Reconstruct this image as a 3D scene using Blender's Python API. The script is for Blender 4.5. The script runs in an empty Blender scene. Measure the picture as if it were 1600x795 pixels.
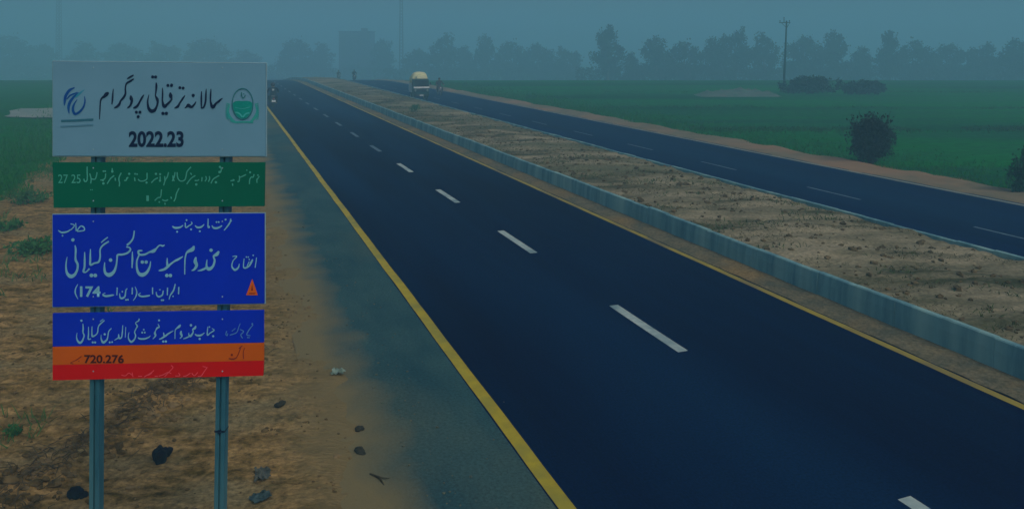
import bpy, bmesh, math, random
from mathutils import Vector, Matrix, noise, Euler
R = math.radians
rnd = random.Random(7)
S = bpy.context.scene
COL = S.collection

# ------------------------------------------------------------------ camera
H = 5.3                      # eye height over the road
F = 1200.0                   # focal length in photo pixels (photo 1600 wide)
HY = 74.0                    # row of the true horizon in the photo
cd = bpy.data.cameras.new('camera'); cam = bpy.data.objects.new('camera', cd); COL.objects.link(cam)
cam.location = (0, 0, H); cam.rotation_euler = (R(90), 0, 0)
cd.sensor_width = 36; cd.lens = 36 * F / 1600
cd.shift_y = -(397.5 - HY) / 1600
cd.clip_start = 0.1; cd.clip_end = 5000
S.camera = cam

# ------------------------------------------------------------------ world, sun, exposure
SUN_EL, SUN_AZ = 48.0, 145.0   # azimuth from +Y towards +X
w = bpy.data.worlds.new('World'); S.world = w; w.use_nodes = True
nt = w.node_tree; nt.nodes.clear()
sky = nt.nodes.new('ShaderNodeTexSky'); sky.sky_type = 'NISHITA'; sky.sun_disc = False
sky.sun_elevation = R(SUN_EL); sky.sun_rotation = R(SUN_AZ)
sky.air_density = 1.0; sky.dust_density = 5.5; sky.ozone_density = 0.6
bg = nt.nodes.new('ShaderNodeBackground'); bg.inputs['Strength'].default_value = 0.15
out = nt.nodes.new('ShaderNodeOutputWorld')
nt.links.new(sky.outputs[0], bg.inputs[0]); nt.links.new(bg.outputs[0], out.inputs[0])
sd = bpy.data.lights.new('sun', 'SUN'); sd.energy = 1.2; sd.angle = R(14); sd.color = (1.0, 0.93, 0.82)
sun = bpy.data.objects.new('sun', sd); COL.objects.link(sun)
dirv = Vector((math.sin(R(SUN_AZ)) * math.cos(R(SUN_EL)), math.cos(R(SUN_AZ)) * math.cos(R(SUN_EL)), math.sin(R(SUN_EL))))
sun.rotation_euler = dirv.to_track_quat('Z', 'Y').to_euler()
S.view_settings.view_transform = 'Standard'; S.view_settings.look = 'None'
S.view_settings.gamma = 1.0; S.view_settings.exposure = -1.0
S.cycles.use_denoising = True
S.cycles.volume_bounces = 8; S.cycles.max_bounces = 12
HAZE_DENSITY = 0.0057
HAZE_COLOR = (0.35, 0.78, 1.0)
# light that falls on things in this scene (linear, after exposure): a wanted look divided by it gives the base colour
LIGHT = {'h': (0.425, 0.455, 0.49), 's': (0.32, 0.35, 0.36), 'x': (0.107, 0.148, 0.165)}   # level ground, faces to the south, faces in shade
AIR = (0.048, 0.140, 0.19)

# ------------------------------------------------------------------ helpers
def lin(c):
    c /= 255.0
    return c / 12.92 if c <= 0.04045 else ((c + 0.055) / 1.055) ** 2.4
def A(r, g, b, d=12.0, face='h'):
    T = math.exp(-HAZE_DENSITY * d)
    return tuple(max(0.0006, min(0.88, (lin(v) - a * (1 - T)) / (T * l))) for v, l, a in zip((r, g, b), LIGHT[face], AIR))
def AS(r, g, b): return A(r, g, b, 7.0, 's')
MATS = {}
def mat(name, c1, c2=None, c3=None, rough=0.85, spec=0.3, scale=4.0, stretch=(1, 1, 1), detail=6.0,
        bump=0.0, bscale=None, metal=0.0, grain=0.0, gscale=60, lo=0.35, hi=0.65, coord='Object', streak=None):
    if name in MATS: return MATS[name]
    m = bpy.data.materials.new(name); m.use_nodes = True; n = m.node_tree; N = n.nodes; L = n.links
    p = N['Principled BSDF']
    p.inputs['Roughness'].default_value = rough
    p.inputs['Specular IOR Level'].default_value = spec
    p.inputs['Metallic'].default_value = metal
    tc = N.new('ShaderNodeTexCoord'); mp = N.new('ShaderNodeMapping'); mp.inputs['Scale'].default_value = stretch
    if coord == 'World':
        gp = N.new('ShaderNodeNewGeometry'); L.new(gp.outputs['Position'], mp.inputs[0])
    else: L.new(tc.outputs[coord], mp.inputs[0])
    c2 = c2 or tuple(v * 0.85 for v in c1)
    nz = N.new('ShaderNodeTexNoise'); nz.inputs['Scale'].default_value = scale; nz.inputs['Detail'].default_value = detail
    nz.inputs['Roughness'].default_value = 0.62
    L.new(mp.outputs[0], nz.inputs['Vector'])
    rp = N.new('ShaderNodeValToRGB')
    rp.color_ramp.elements[0].position = lo; rp.color_ramp.elements[0].color = (*c1, 1)
    rp.color_ramp.elements[1].position = hi; rp.color_ramp.elements[1].color = (*c2, 1)
    L.new(nz.outputs['Fac'], rp.inputs[0]); col = rp.outputs[0]
    if c3:
        nz2 = N.new('ShaderNodeTexNoise'); nz2.inputs['Scale'].default_value = scale * 0.23; nz2.inputs['Detail'].default_value = 5
        L.new(mp.outputs[0], nz2.inputs['Vector'])
        r2 = N.new('ShaderNodeValToRGB'); r2.color_ramp.elements[0].position = 0.48; r2.color_ramp.elements[1].position = 0.66
        L.new(nz2.outputs['Fac'], r2.inputs[0])
        mx = N.new('ShaderNodeMix'); mx.data_type = 'RGBA'; L.new(r2.outputs[0], mx.inputs[0]); L.new(col, mx.inputs[6]); mx.inputs[7].default_value = (*c3, 1)
        col = mx.outputs[2]
    if grain:
        ng = N.new('ShaderNodeTexNoise'); ng.inputs['Scale'].default_value = gscale; ng.inputs['Detail'].default_value = 4; ng.inputs['Roughness'].default_value = .7
        L.new(tc.outputs['Object'], ng.inputs['Vector'])
        gr = N.new('ShaderNodeMapRange'); gr.inputs[1].default_value = .3; gr.inputs[2].default_value = .7; gr.inputs[3].default_value = 1 - grain; gr.inputs[4].default_value = 1 + grain
        L.new(ng.outputs['Fac'], gr.inputs[0])
        gm = N.new('ShaderNodeMix'); gm.data_type = 'RGBA'; gm.blend_type = 'MULTIPLY'; gm.inputs[0].default_value = 1
        L.new(col, gm.inputs[6]); L.new(gr.outputs[0], gm.inputs[7]); col = gm.outputs[2]
    L.new(col, p.inputs['Base Color'])
    if bump:
        nb = N.new('ShaderNodeTexNoise'); nb.inputs['Scale'].default_value = bscale or scale * 6; nb.inputs['Detail'].default_value = 5
        L.new(mp.outputs[0], nb.inputs['Vector'])
        bp = N.new('ShaderNodeBump'); bp.inputs['Strength'].default_value = bump; bp.inputs['Distance'].default_value = 0.03
        L.new(nb.outputs['Fac'], bp.inputs['Height']); L.new(bp.outputs[0], p.inputs['Normal'])
    MATS[name] = m
    return m
def blend_edge(m, colour, axis_t, width, nscale, invert=False, vary=None):
    """mix a second colour in along the local x axis with a noisy edge (dust blown over paving, worn grass)"""
    n = m.node_tree; N = n.nodes; L = n.links; p = N['Principled BSDF']
    src = p.inputs['Base Color'].links[0].from_socket
    tc = N.new('ShaderNodeTexCoord'); sp = N.new('ShaderNodeSeparateXYZ'); L.new(tc.outputs['Object'], sp.inputs[0])
    nz = N.new('ShaderNodeTexNoise'); nz.inputs['Scale'].default_value = nscale; nz.inputs['Detail'].default_value = 6
    L.new(tc.outputs['Object'], nz.inputs['Vector'])
    a = N.new('ShaderNodeMath'); a.operation = 'MULTIPLY_ADD'; L.new(nz.outputs['Fac'], a.inputs[0]); a.inputs[1].default_value = vary or width * 2.5; L.new(sp.outputs[0], a.inputs[2])
    mr = N.new('ShaderNodeMapRange'); L.new(a.outputs[0], mr.inputs[0])
    off = (vary or width * 2.5) * 0.5
    mr.inputs[1].default_value = axis_t + off - width / 2; mr.inputs[2].default_value = axis_t + off + width / 2
    mr.inputs[3].default_value = 1.0 if not invert else 0.0; mr.inputs[4].default_value = 0.0 if not invert else 1.0
    mx = N.new('ShaderNodeMix'); mx.data_type = 'RGBA'; L.new(mr.outputs[0], mx.inputs[0]); L.new(src, mx.inputs[6]); mx.inputs[7].default_value = (*colour, 1)
    L.new(mx.outputs[2], p.inputs['Base Color'])

class MB:
    def __init__(s): s.v = []; s.f = []; s.mi = []; s.cur = 0
    def add(s, vs, fs):
        o = len(s.v); s.v += [tuple(v) for v in vs]; s.f += [tuple(i + o for i in f) for f in fs]; s.mi += [s.cur] * len(fs); return s
    def box(s, c, d, rot=None, taper=1.0):
        x, y, z = (q / 2 for q in d); vs = []
        for sz in (-1, 1):
            k = taper if sz > 0 else 1
            for sx, sy in ((-1, -1), (1, -1), (1, 1), (-1, 1)):
                v = Vector((sx * x * k, sy * y * k, sz * z))
                if rot: v = Euler(rot).to_matrix() @ v
                vs.append(v + Vector(c))
        return s.add(vs, [(3, 2, 1, 0), (4, 5, 6, 7), (0, 1, 5, 4), (1, 2, 6, 5), (2, 3, 7, 6), (3, 0, 4, 7)])
    def tube(s, pts, rad, n=8, cap=True):
        pts = [Vector(p) for p in pts]; vs = []; fs = []
        if not isinstance(rad, (list, tuple)): rad = [rad] * len(pts)
        for i, p in enumerate(pts):
            d = (pts[min(i + 1, len(pts) - 1)] - pts[max(i - 1, 0)]).normalized()
            a = d.cross(Vector((0, 0, 1)) if abs(d.z) < 0.95 else Vector((1, 0, 0))).normalized(); b = d.cross(a)
            for k in range(n):
                t = 2 * math.pi * k / n; vs.append(p + (a * math.cos(t) + b * math.sin(t)) * rad[i])
        for i in range(len(pts) - 1):
            for k in range(n):
                fs.append((i * n + k, i * n + (k + 1) % n, (i + 1) * n + (k + 1) % n, (i + 1) * n + k))
        if cap: fs.append(tuple(range(n - 1, -1, -1))); fs.append(tuple((len(pts) - 1) * n + k for k in range(n)))
        return s.add(vs, fs)
    def torus(s, c, r, q, ax='X', n=24, m=8):
        vs = []; fs = []
        for i in range(n):
            a = 2 * math.pi * i / n
            for k in range(m):
                b = 2 * math.pi * k / m; rr = r + q * math.cos(b); h = q * math.sin(b)
                v = (h, rr * math.cos(a), rr * math.sin(a)) if ax == 'X' else (rr * math.cos(a), rr * math.sin(a), h)
                vs.append(Vector(v) + Vector(c))
        for i in range(n):
            for k in range(m):
                fs.append((i * m + k, ((i + 1) % n) * m + k, ((i + 1) % n) * m + (k + 1) % m, i * m + (k + 1) % m))
        return s.add(vs, fs)
    def ball(s, c, r, n=10, m=7, jitter=0.0, seed=0):
        r = r if isinstance(r, (tuple, list)) else (r, r, r); vs = []; fs = []; rr = random.Random(seed)
        for j in range(m + 1):
            ph = math.pi * j / m
            for i in range(n):
                t = 2 * math.pi * i / n; k = 1 + jitter * rr.uniform(-1, 1)
                vs.append((c[0] + r[0] * k * math.sin(ph) * math.cos(t), c[1] + r[1] * k * math.sin(ph) * math.sin(t), c[2] + r[2] * k * math.cos(ph)))
        for j in range(m):
            for i in range(n):
                fs.append((j * n + i, (j + 1) * n + i, (j + 1) * n + (i + 1) % n, j * n + (i + 1) % n))
        return s.add(vs, fs)
    def loft(s, rings, cap=True):
        n = len(rings[0]); vs = [v for r in rings for v in r]; fs = []
        for i in range(len(rings) - 1):
            for k in range(n): fs.append((i * n + k, i * n + (k + 1) % n, (i + 1) * n + (k + 1) % n, (i + 1) * n + k))
        if cap: fs.append(tuple(range(n - 1, -1, -1))); fs.append(tuple((len(rings) - 1) * n + k for k in range(n)))
        return s.add(vs, fs)
    def leaf(s, p, size, rr, up=0.0, aspect=0.55):
        a = Vector((rr.gauss(0, 1), rr.gauss(0, 1), rr.gauss(0, 1) + up)).normalized()
        b = a.cross(Vector((rr.gauss(0, 1), rr.gauss(0, 1), rr.gauss(0, 1)))).normalized() * size * aspect
        a = a * size; p = Vector(p)
        return s.add([p, p + a * .5 + b * .5, p + a, p + a * .5 - b * .5], [(0, 1, 2, 3)])
    def build(s, name, mats, parent=None, smooth=False, bevel=0.0):
        me = bpy.data.meshes.new(name); me.from_pydata(s.v, [], s.f)
        for m in (mats if isinstance(mats, (list, tuple)) else [mats]): me.materials.append(m)
        if any(s.mi): me.polygons.foreach_set('material_index', s.mi)
        if smooth: me.polygons.foreach_set('use_smooth', [True] * len(me.polygons))
        me.update()
        o = bpy.data.objects.new(name, me); COL.objects.link(o)
        if parent: o.parent = parent
        if bevel:
            b = o.modifiers.new('bevel', 'BEVEL'); b.width = bevel; b.segments = 2; b.limit_method = 'ANGLE'
        return o
def tag(o, label=None, cat=None, group=None, kind=None):
    for k, v in (('label', label), ('category', cat), ('group', group), ('kind', kind)):
        if v: o[k] = v
    return o
def thing(name, label, cat, loc=(0, 0, 0), rz=0.0, group=None):
    o = bpy.data.objects.new(name, None); COL.objects.link(o); o.location = loc; o.rotation_euler = (0, 0, rz)
    o.empty_display_size = 0.3
    return tag(o, label, cat, group)
def copy_tree(o, parent=None):
    c = o.copy(); COL.objects.link(c); c.parent = parent
    for ch in list(o.children): copy_tree(ch, c)
    return c
def fbm(x, y, sc, oct=4, seed=0.0): return noise.fractal(Vector((x * sc, y * sc, seed)), 1.0, 2.0, oct)
def sstep(a, b, x):
    t = max(0.0, min(1.0, (x - a) / (b - a))); return t * t * (3 - 2 * t)

# ------------------------------------------------------------------ road coordinates: t across (right), s along, rotated by TH about Z
TH = math.atan(453 / F); CT, ST = math.cos(TH), math.sin(TH)
def drop(Y):
    """the land lies level and falls away beyond a low crest about 130 m off"""
    if Y < 112: return 0.0
    if Y < 150: return -0.0009 * (Y - 112) ** 2
    z = -0.0009 * 38 ** 2
    if Y < 210: return z - 0.0684 * (Y - 150)
    z -= 0.0684 * 60
    k = min(Y - 210, 80)
    return z - 0.0684 * (k - k * k / 160)
def wy(t, s): return s * CT + t * ST
def dz(t, s): return drop(wy(t, s))
def W(t, s, z=0.0): return Vector((t * CT - s * ST, t * ST + s * CT, z + dz(t, s)))
def px(x, y, d=None):
    """ground point under a photo pixel (or the point at distance d on its ray)"""
    if d is None: d = H * F / (y - HY)
    return Vector(((x - 800) / F * d, d, H - (y - HY) / F * d))
def arange(a, b, st):
    o = []; x = a
    while x < b - 1e-6: o.append(x); x += st
    return o + [b]
def strip(name, ts, ss, zf, m, parent=None):
    mb = MB(); n = len(ts)
    vs = [(t, s, zf(t, s) + dz(t, s)) for s in ss for t in ts]
    fs = [(j * n + i, j * n + i + 1, (j + 1) * n + i + 1, (j + 1) * n + i) for j in range(len(ss) - 1) for i in range(n - 1)]
    mb.add(vs, fs); o = mb.build(name, m, parent, smooth=True)
    if not parent: o.rotation_euler = (0, 0, TH)
    return o
S_FAR = arange(-8, 60, 3) + arange(63, 420, 4)

# ------------------------------------------------------------------ haze
mh = bpy.data.materials.new('haze_air'); mh.use_nodes = True; hn = mh.node_tree; hn.nodes.clear()
ho = hn.nodes.new('ShaderNodeOutputMaterial'); pv = hn.nodes.new('ShaderNodeVolumePrincipled')
pv.inputs['Color'].default_value = (*HAZE_COLOR, 1); pv.inputs['Density'].default_value = HAZE_DENSITY
pv.inputs['Anisotropy'].default_value = 0.0
hn.links.new(pv.outputs[0], ho.inputs['Volume'])
hz = MB().box((0, 240, 10.5), (1300, 1300, 47)).build('haze', mh); tag(hz, kind='stuff')

# ------------------------------------------------------------------ setting: ground, fields, roads
m_ground = mat('far_soil', A(40, 84, 60), A(70, 82, 58), rough=0.95, spec=0.1, scale=0.05)
ys = arange(-380, 100, 20) + arange(104, 320, 6) + arange(340, 860, 40)
xs = arange(-600, 600, 40)
mb = MB(); n = len(xs)
mb.add([(x, y, drop(y) - 0.16) for y in ys for x in xs], [(j * n + i, j * n + i + 1, (j + 1) * n + i + 1, (j + 1) * n + i) for j in range(len(ys) - 1) for i in range(n - 1)])
tag(mb.build('ground', m_ground, smooth=True), kind='structure')

FG1, FG2, FG3 = A(20, 82, 58, 40), A(30, 74, 66, 40), A(24, 58, 60, 40)
m_field = mat('young_crop', FG1, FG2, FG3, rough=0.95, spec=0.0, scale=0.5, stretch=(0.06, 0.5, 1), detail=11, bump=0.9, bscale=12, coord='World', lo=.38, hi=.62, grain=.35, gscale=1.6)
m_fieldl = mat('young_crop_bright', A(0, 74, 30, 35), A(0, 70, 32, 35), A(10, 66, 44, 35), rough=0.95, spec=0.0, scale=0.5, stretch=(0.06, 0.5, 1), detail=11, bump=0.9, bscale=12, coord='World', lo=.38, hi=.62, grain=.35, gscale=1.6)
SOIL = A(84, 80, 64, 30)
blend_edge(m_field, SOIL, 27.6, 0.8, 0.5, vary=2.6)
blend_edge(m_fieldl, SOIL, -7.3, 0.6, 0.6, invert=True, vary=2.2)
tag(strip('right_field', arange(26.6, 40, 0.6) + arange(44, 330, 8), S_FAR, lambda t, s: -0.05 + 0.05 * fbm(t, s, 0.3) + 0.22 * math.exp(-((t - 58 - 2 * fbm(0, s, .05)) / 0.7) ** 2), m_field), kind='structure')
tag(strip('left_field', arange(-330, -40, 10) + arange(-40, -6.0, 0.5), S_FAR, lambda t, s: -0.05 + 0.05 * fbm(t, s, 0.3), m_fieldl), kind='structure')

# left verge: bare earth, clods, a low windrow of spoil
EARTH1, EARTH2, EARTH3 = A(104, 90, 64), A(58, 54, 38), A(86, 82, 64)
m_earth = mat('bare_earth', EARTH1, EARTH2, EARTH3, rough=0.95, spec=0.0, scale=2.6, stretch=(0.7, 1.5, 1), detail=14, bump=1.0, bscale=18, coord='World', lo=.40, hi=.64, grain=.6, gscale=11)
blend_edge(m_earth, A(84, 80, 62), 1.05, 0.9, 1.1, invert=True, vary=1.5)
def row(t, s): return (t + 1.0) - 0.7 * (s - 12.4) + 0.3 * fbm(t, s, .8, 3, 12)
def verge_z(t, s):
    z = 0.02 + 0.05 * fbm(t, s, 0.45) + 0.022 * fbm(t, s, 2.2, 4, 3)
    rough_ = sstep(0.3, -2.2, t)
    z += 0.030 * max(0, fbm(t, s, 5.5, 4, 17)) * (0.3 + 0.7 * rough_)
    z += rough_ * (0.045 * abs(fbm(t, s, 3.5, 3, 9)) + 0.05 * max(0, fbm(t, s, 0.9, 3, 5)))
    # windrow of rubble and roots running obliquely
    dd = row(t, s); z += 0.13 * math.exp(-(dd / 0.45) ** 2) * sstep(8.5, 10, s) * sstep(15.5, 13.5, s) * (0.7 + 0.9 * fbm(t, s, 2.0, 3, 2))
    z -= 0.10 * sstep(1.0, 2.4, t + 0.5 * fbm(t, s, 0.5, 5, 6))
    z -= 0.3 * sstep(-6.6, -7.8, t + 0.4 * fbm(0, s, .5, 3, 7))
    return z
SV = arange(3, 18, 0.06) + arange(18.1, 30, 0.1) + arange(30.3, 60, 0.4) + arange(61.5, 420, 3)
tag(strip('verge', arange(-7.8, 2.9, 0.07), SV, verge_z, m_earth), kind='structure')

# main carriageway with its dusty hard shoulder
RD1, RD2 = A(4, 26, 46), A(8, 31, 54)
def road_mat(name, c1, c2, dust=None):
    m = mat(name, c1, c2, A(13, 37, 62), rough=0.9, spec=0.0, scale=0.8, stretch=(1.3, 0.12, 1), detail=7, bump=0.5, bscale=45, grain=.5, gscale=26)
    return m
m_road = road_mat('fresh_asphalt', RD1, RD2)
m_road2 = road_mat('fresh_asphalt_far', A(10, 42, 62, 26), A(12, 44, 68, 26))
m_sh = mat('dusty_asphalt', A(24, 54, 64), A(36, 64, 70), A(52, 66, 62), rough=0.9, spec=0.15, scale=0.9, stretch=(1.2, 0.5, 1), detail=9, bump=0.5, bscale=40, grain=.4, gscale=22)
blend_edge(m_sh, A(82, 80, 62), 2.0, 0.9, 0.9, vary=1.5)
road = strip('road', arange(3.6, 11.95, 0.835), S_FAR, lambda t, s: 0.0, m_road); tag(road, kind='structure')
tag(strip('shoulder', arange(1.2, 3.6, 0.4), S_FAR, lambda t, s: 0.0, m_sh), kind='structure')
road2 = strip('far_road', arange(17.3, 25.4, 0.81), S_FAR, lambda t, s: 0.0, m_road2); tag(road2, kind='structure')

m_yel = mat('yellow_road_paint', A(124, 116, 36), A(110, 104, 38), A(96, 98, 48), rough=0.7, scale=5, bump=0.2, bscale=60)
m_yel2 = mat('yellow_road_paint_dusty', A(110, 106, 46), A(98, 94, 50), A(78, 78, 60), rough=0.8, scale=3, bump=0.2, bscale=60)
m_wht = mat('white_road_paint', A(122, 138, 138), A(100, 120, 124), A(80, 104, 112), rough=0.7, scale=6, bump=0.2, bscale=60)
m_wht2 = mat('faded_road_paint', A(62, 86, 100), A(42, 66, 86), rough=0.8, scale=6)
def line(name, t0, t1, ss, m, parent):
    wob = [0.012 * fbm(0, s, 0.6, 3, t0) for s in ss]
    mb = MB(); mb.add([(t + wob[j], s, 0.004 + dz(t, s)) for j, s in enumerate(ss) for t in (t0, t1)], [(2 * j, 2 * j + 1, 2 * j + 3, 2 * j + 2) for j in range(len(ss) - 1)])
    return mb.build(name, m, parent)
S_LINE = arange(-6, 60, 0.5) + arange(61, 240, 2)
line('edge_line', 3.62, 3.81, S_LINE, m_yel, road)
line('edge_line', 10.97, 11.13, S_LINE, m_yel2, road)
for k in range(-2, 22):
    s0 = 12.75 + (6.85 if k > 0 else 7.2) * k
    line('lane_dash', 7.42, 7.62, [s0 - 1.28, s0 - 0.4, s0 + 0.4, s0 + 1.28], m_wht if k < 4 else m_wht2, road)
for k in range(-3, 22):
    s0 = 22.0 + 6.9 * k
    line('lane_dash', 20.72, 20.83, [s0 - 1.3, s0, s0 + 1.3], m_wht2, road2)
m_edge = mat('pale_edge_strip', A(86, 96, 92), A(70, 86, 88), rough=0.9, scale=3)
line('edge_line', 25.02, 25.26, S_LINE, m_edge, road2)

# blown sand between edge line and kerb, far verge
m_sand = mat('blown_sand', A(80, 80, 68), A(58, 66, 62), A(88, 80, 60), rough=0.95, spec=0.0, scale=1.6, detail=12, bump=0.8, bscale=20, grain=.4, gscale=14)
def sand_z(t, s): return 0.003 + 0.045 * sstep(11.08, 11.5, t + 0.14 * fbm(t, s, 1.3, 5, 4)) + 0.012 * fbm(t, s, 2.0, 4, 8)
tag(strip('sand_strip', arange(11.16, 11.96, 0.1), arange(2, 60, 0.25) + arange(61, 240, 2), sand_z, m_sand), kind='structure')
m_fv = mat('far_verge_soil', A(88, 84, 72), A(72, 76, 66), A(98, 84, 70), rough=0.95, spec=0.1, scale=0.9, detail=8, bump=0.6, bscale=12)
def fverge_z(t, s): return 0.03 - 0.06 * sstep(25.6, 25.2, t + 0.1 * fbm(t, s, 1)) + 0.06 * fbm(t, s, 0.6, 4, 2) + 0.12 * math.exp(-((t - 26.9) / 0.45) ** 2) * (0.6 + fbm(t, s, .3, 3)) - 0.2 * sstep(27.0, 28.2, t + 0.7 * fbm(t, s, .35, 3, 7))
tag(strip('far_verge', arange(25.22, 28.4, 0.16), arange(2, 60, 0.4) + arange(61, 300, 2.5), fverge_z, m_fv), kind='structure')

# median: raised earth fill with ridges
m_med = mat('median_earth', A(100, 99, 86), A(46, 54, 46), A(66, 73, 62), rough=0.95, spec=0.0, scale=0.9, stretch=(0.28, 1.0, 1), detail=11, bump=1.0, bscale=14, coord='World', lo=.40, hi=.62, grain=.4, gscale=12)
def med_z(t, s):
    X_, Y_ = t * CT - s * ST, t * ST + s * CT
    z = 0.40 + 0.05 * fbm(t, s, 0.35, 3, 1) + 0.10 * fbm(X_ * 0.35, Y_ * 1.3, 1.0, 5, 4) + 0.03 * fbm(t, s, 4, 3, 2)
    z += 0.06 * math.sin((t - 12) / 5.2 * math.pi)
    return z
tag(strip('median', arange(11.99, 17.10, 0.12), arange(2, 70, 0.16) + arange(70.5, 240, 1.5), med_z, m_med), kind='structure')

# kerb walls: precast blocks, slightly out of line with one another
m_conc = mat('kerb_concrete', A(40, 70, 78, 18, 'x'), A(30, 58, 68, 18, 'x'), A(50, 78, 82, 18, 'x'), rough=0.85, spec=0.2, scale=1.5, stretch=(1, 3.0, 0.35), detail=7, bump=0.4, bscale=30)
def kerb(name, t0, face, h, wd, label):
    """blocks of one metre butted along s; face=-1 looks to smaller t"""
    mb = MB(); rr = random.Random(int(t0 * 10)); s = 1.0
    while s < 232:
        ln = 1.0 if s < 80 else 3.0
        o = rr.gauss(0, 0.005); hh = h + rr.gauss(0, 0.006) + 0.02 * fbm(0, s, .15); g = 0.003
        a, b = s + g, s + ln - g
        tt = t0 + o
        prof = [(0.0, -0.06), (0.02, hh * 0.62), (0.045, hh - 0.02), (0.065, hh), (wd - 0.01, hh), (wd, hh - 0.015), (wd, -0.06)]
        rings = []
        for q in (a, b):
            rings.append([(tt + (p[0] if face < 0 else -p[0]), q, p[1] + dz(t0, q) + (0 if rr.random() < .5 else rr.gauss(0, .002))) for p in (prof if face > 0 else prof[::-1])])
        mb.loft(rings); s += ln
    o = mb.build(name, m_conc); o.rotation_euler = (0, 0, TH); return tag(o, label, 'kerb')
kerb('concrete_kerb', 11.83, -1, 0.52, 0.17, 'long grey concrete kerb wall between the yellow edge line and the earth median')
kerb('concrete_kerb', 17.28, 1, 0.47, 0.17, 'low concrete kerb on the far side of the median, beside the far carriageway')

# bare patch in the left field and earth mound in the right one
m_track = mat('dry_track', A(88, 104, 108, 60), A(74, 96, 100, 60), rough=0.95, scale=0.4)
def patch(name, pts, zoff, m):
    mb = MB(); vs = []; k = 3
    n = len(pts)
    for i in range(n):
        a, b = Vector(pts[i]), Vector(pts[(i + 1) % n])
        for q in range(6):
            p = a.lerp(b, q / 6); p += Vector((fbm(p.x, p.y, .3, 3, 1), fbm(p.x, p.y, .3, 3, 5))) * 1.2
            vs.append((p.x, p.y, drop(p.y) + zoff))
    mb.add(vs, [tuple(range(len(vs)))]); return tag(mb.build(name, m), kind='structure')
pt = lambda x, y: tuple(px(x, y)[:2])
patch('dirt_track', [pt(10, 182), pt(95, 187), pt(160, 184), pt(95, 170), pt(20, 171)], 0.06, m_track)
mb = MB(); c = px(1152, 149); NX, NYY = 26, 8
vs = []
for j in range(NYY + 1):
    for i in range(NX + 1):
        u, v = i / NX * 2 - 1, j / NYY * 2 - 1
        e = max(0, 1 - u * u) ** 0.6 * max(0, 1 - v * v)
        vs.append((c.x + u * 4.6, c.y + v * 2.2, -0.1 + e * (0.75 + 0.6 * fbm(u * 3, v, 1.5, 4, 3))))
mb.add(vs, [(j * (NX + 1) + i, j * (NX + 1) + i + 1, (j + 1) * (NX + 1) + i + 1, (j + 1) * (NX + 1) + i) for j in range(NYY) for i in range(NX)])
tag(mb.build('earth_mound', mat('mound_earth', A(62, 84, 92, 80), A(50, 84, 88, 80), rough=0.95, scale=1.5, bump=.6), smooth=True),
    'low brown earth mound in the green field left of the utility pole', 'earth mound')

# ------------------------------------------------------------------ sign board
D = 6.9; K = D / F
def sp(x, y, off=0.0): return Vector(((x - 800) * K, D - off, H - (y - HY) * K))
sg = thing('roadside_sign', 'tall signboard of white, green, blue, orange and red panels on two teal steel posts', 'sign', (sp(246, 0).x, D, 0))
SGI = Vector((sp(246, 0).x, D, 0))
def spl(x, y, off=0.0): return sp(x, y, off) - SGI
def sheet_mat(name, c, c2=None): return mat(name, c, c2 or tuple(v * 0.9 for v in c), rough=0.75, spec=0.06, scale=1.4, detail=6, lo=.3, hi=.75)
m_pw = sheet_mat('pale_sheet', AS(67, 102, 122), AS(62, 97, 116))
m_pg = sheet_mat('green_sheet', AS(0, 67, 55), AS(0, 62, 52))
m_pb = sheet_mat('blue_sheet', AS(0, 34, 134), AS(0, 31, 124))
m_po = sheet_mat('orange_sheet', AS(130, 62, 0), AS(122, 57, 2))
m_pr = sheet_mat('red_sheet', AS(132, 0, 2), AS(122, 0, 4))
m_post = mat('teal_steel', AS(26, 66, 80), AS(20, 56, 70), AS(38, 74, 84), rough=0.5, spec=0.4, scale=3, stretch=(6, 6, .8), detail=6)
m_rim = mat('sheet_edge', AS(84, 112, 124), rough=0.5)
m_ink = mat('dark_ink', AS(4, 22, 44), AS(6, 26, 48), rough=0.5)
m_wl = mat('pale_ink', AS(78, 126, 148), AS(70, 118, 140), rough=0.5)
m_gl = mat('pale_green_ink', AS(46, 116, 106), AS(40, 104, 96), rough=0.5)
m_rl = mat('pale_red_ink', AS(156, 60, 70), AS(146, 50, 60), rough=0.5)
m_bl = mat('maroon_ink', AS(84, 14, 6), AS(70, 12, 6), rough=0.5)
m_bk = mat('brown_black_ink', AS(44, 10, 6), AS(40, 10, 6), rough=0.5)

def panel(quad, m, name='panel'):
    """a folded-edge steel sheet: quad of photo corners TL TR BR BL"""
    mb = MB(); th = 0.022
    f = [spl(x, y, th) for x, y in quad]; b = [spl(x, y, 0) for x, y in quad]
    mb.add(f + b, [(3, 2, 1, 0), (4, 5, 6, 7), (0, 1, 5, 4), (1, 2, 6, 5), (2, 3, 7, 6), (3, 0, 4, 7)])
    return mb.build(name, m, sg)
pw = panel([(85, 97), (416, 100), (416, 243.5), (85, 243)], m_pw)
pg = panel([(84.5, 253.5), (415, 253.5), (414, 321.5), (86, 324)], m_pg)
pb = panel([(84.6, 335), (414, 333), (414, 472.5), (84.6, 478)], m_pb)
pb2 = panel([(84.6, 488.5), (413, 483.5), (413, 533.3), (84.6, 539.8)], m_pb)
po = panel([(84.6, 540.2), (413, 533.7), (413, 561.4), (84.6, 568.3)], m_po)
pr = panel([(84.6, 568.7), (413, 561.8), (412, 585), (84.6, 592)], m_pr)
for o, l in ((pw, 'pale panel with a black heading, the year and two emblems'), (pg, 'green panel with two lines of fine writing'),
             (pb, 'big blue panel with a large name and an orange triangle'), (pb2, 'narrow blue panel with one line of writing'),
             (po, 'orange strip with a black figure'), (pr, 'red strip along the bottom of the sign')): o['label'] = l
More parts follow.
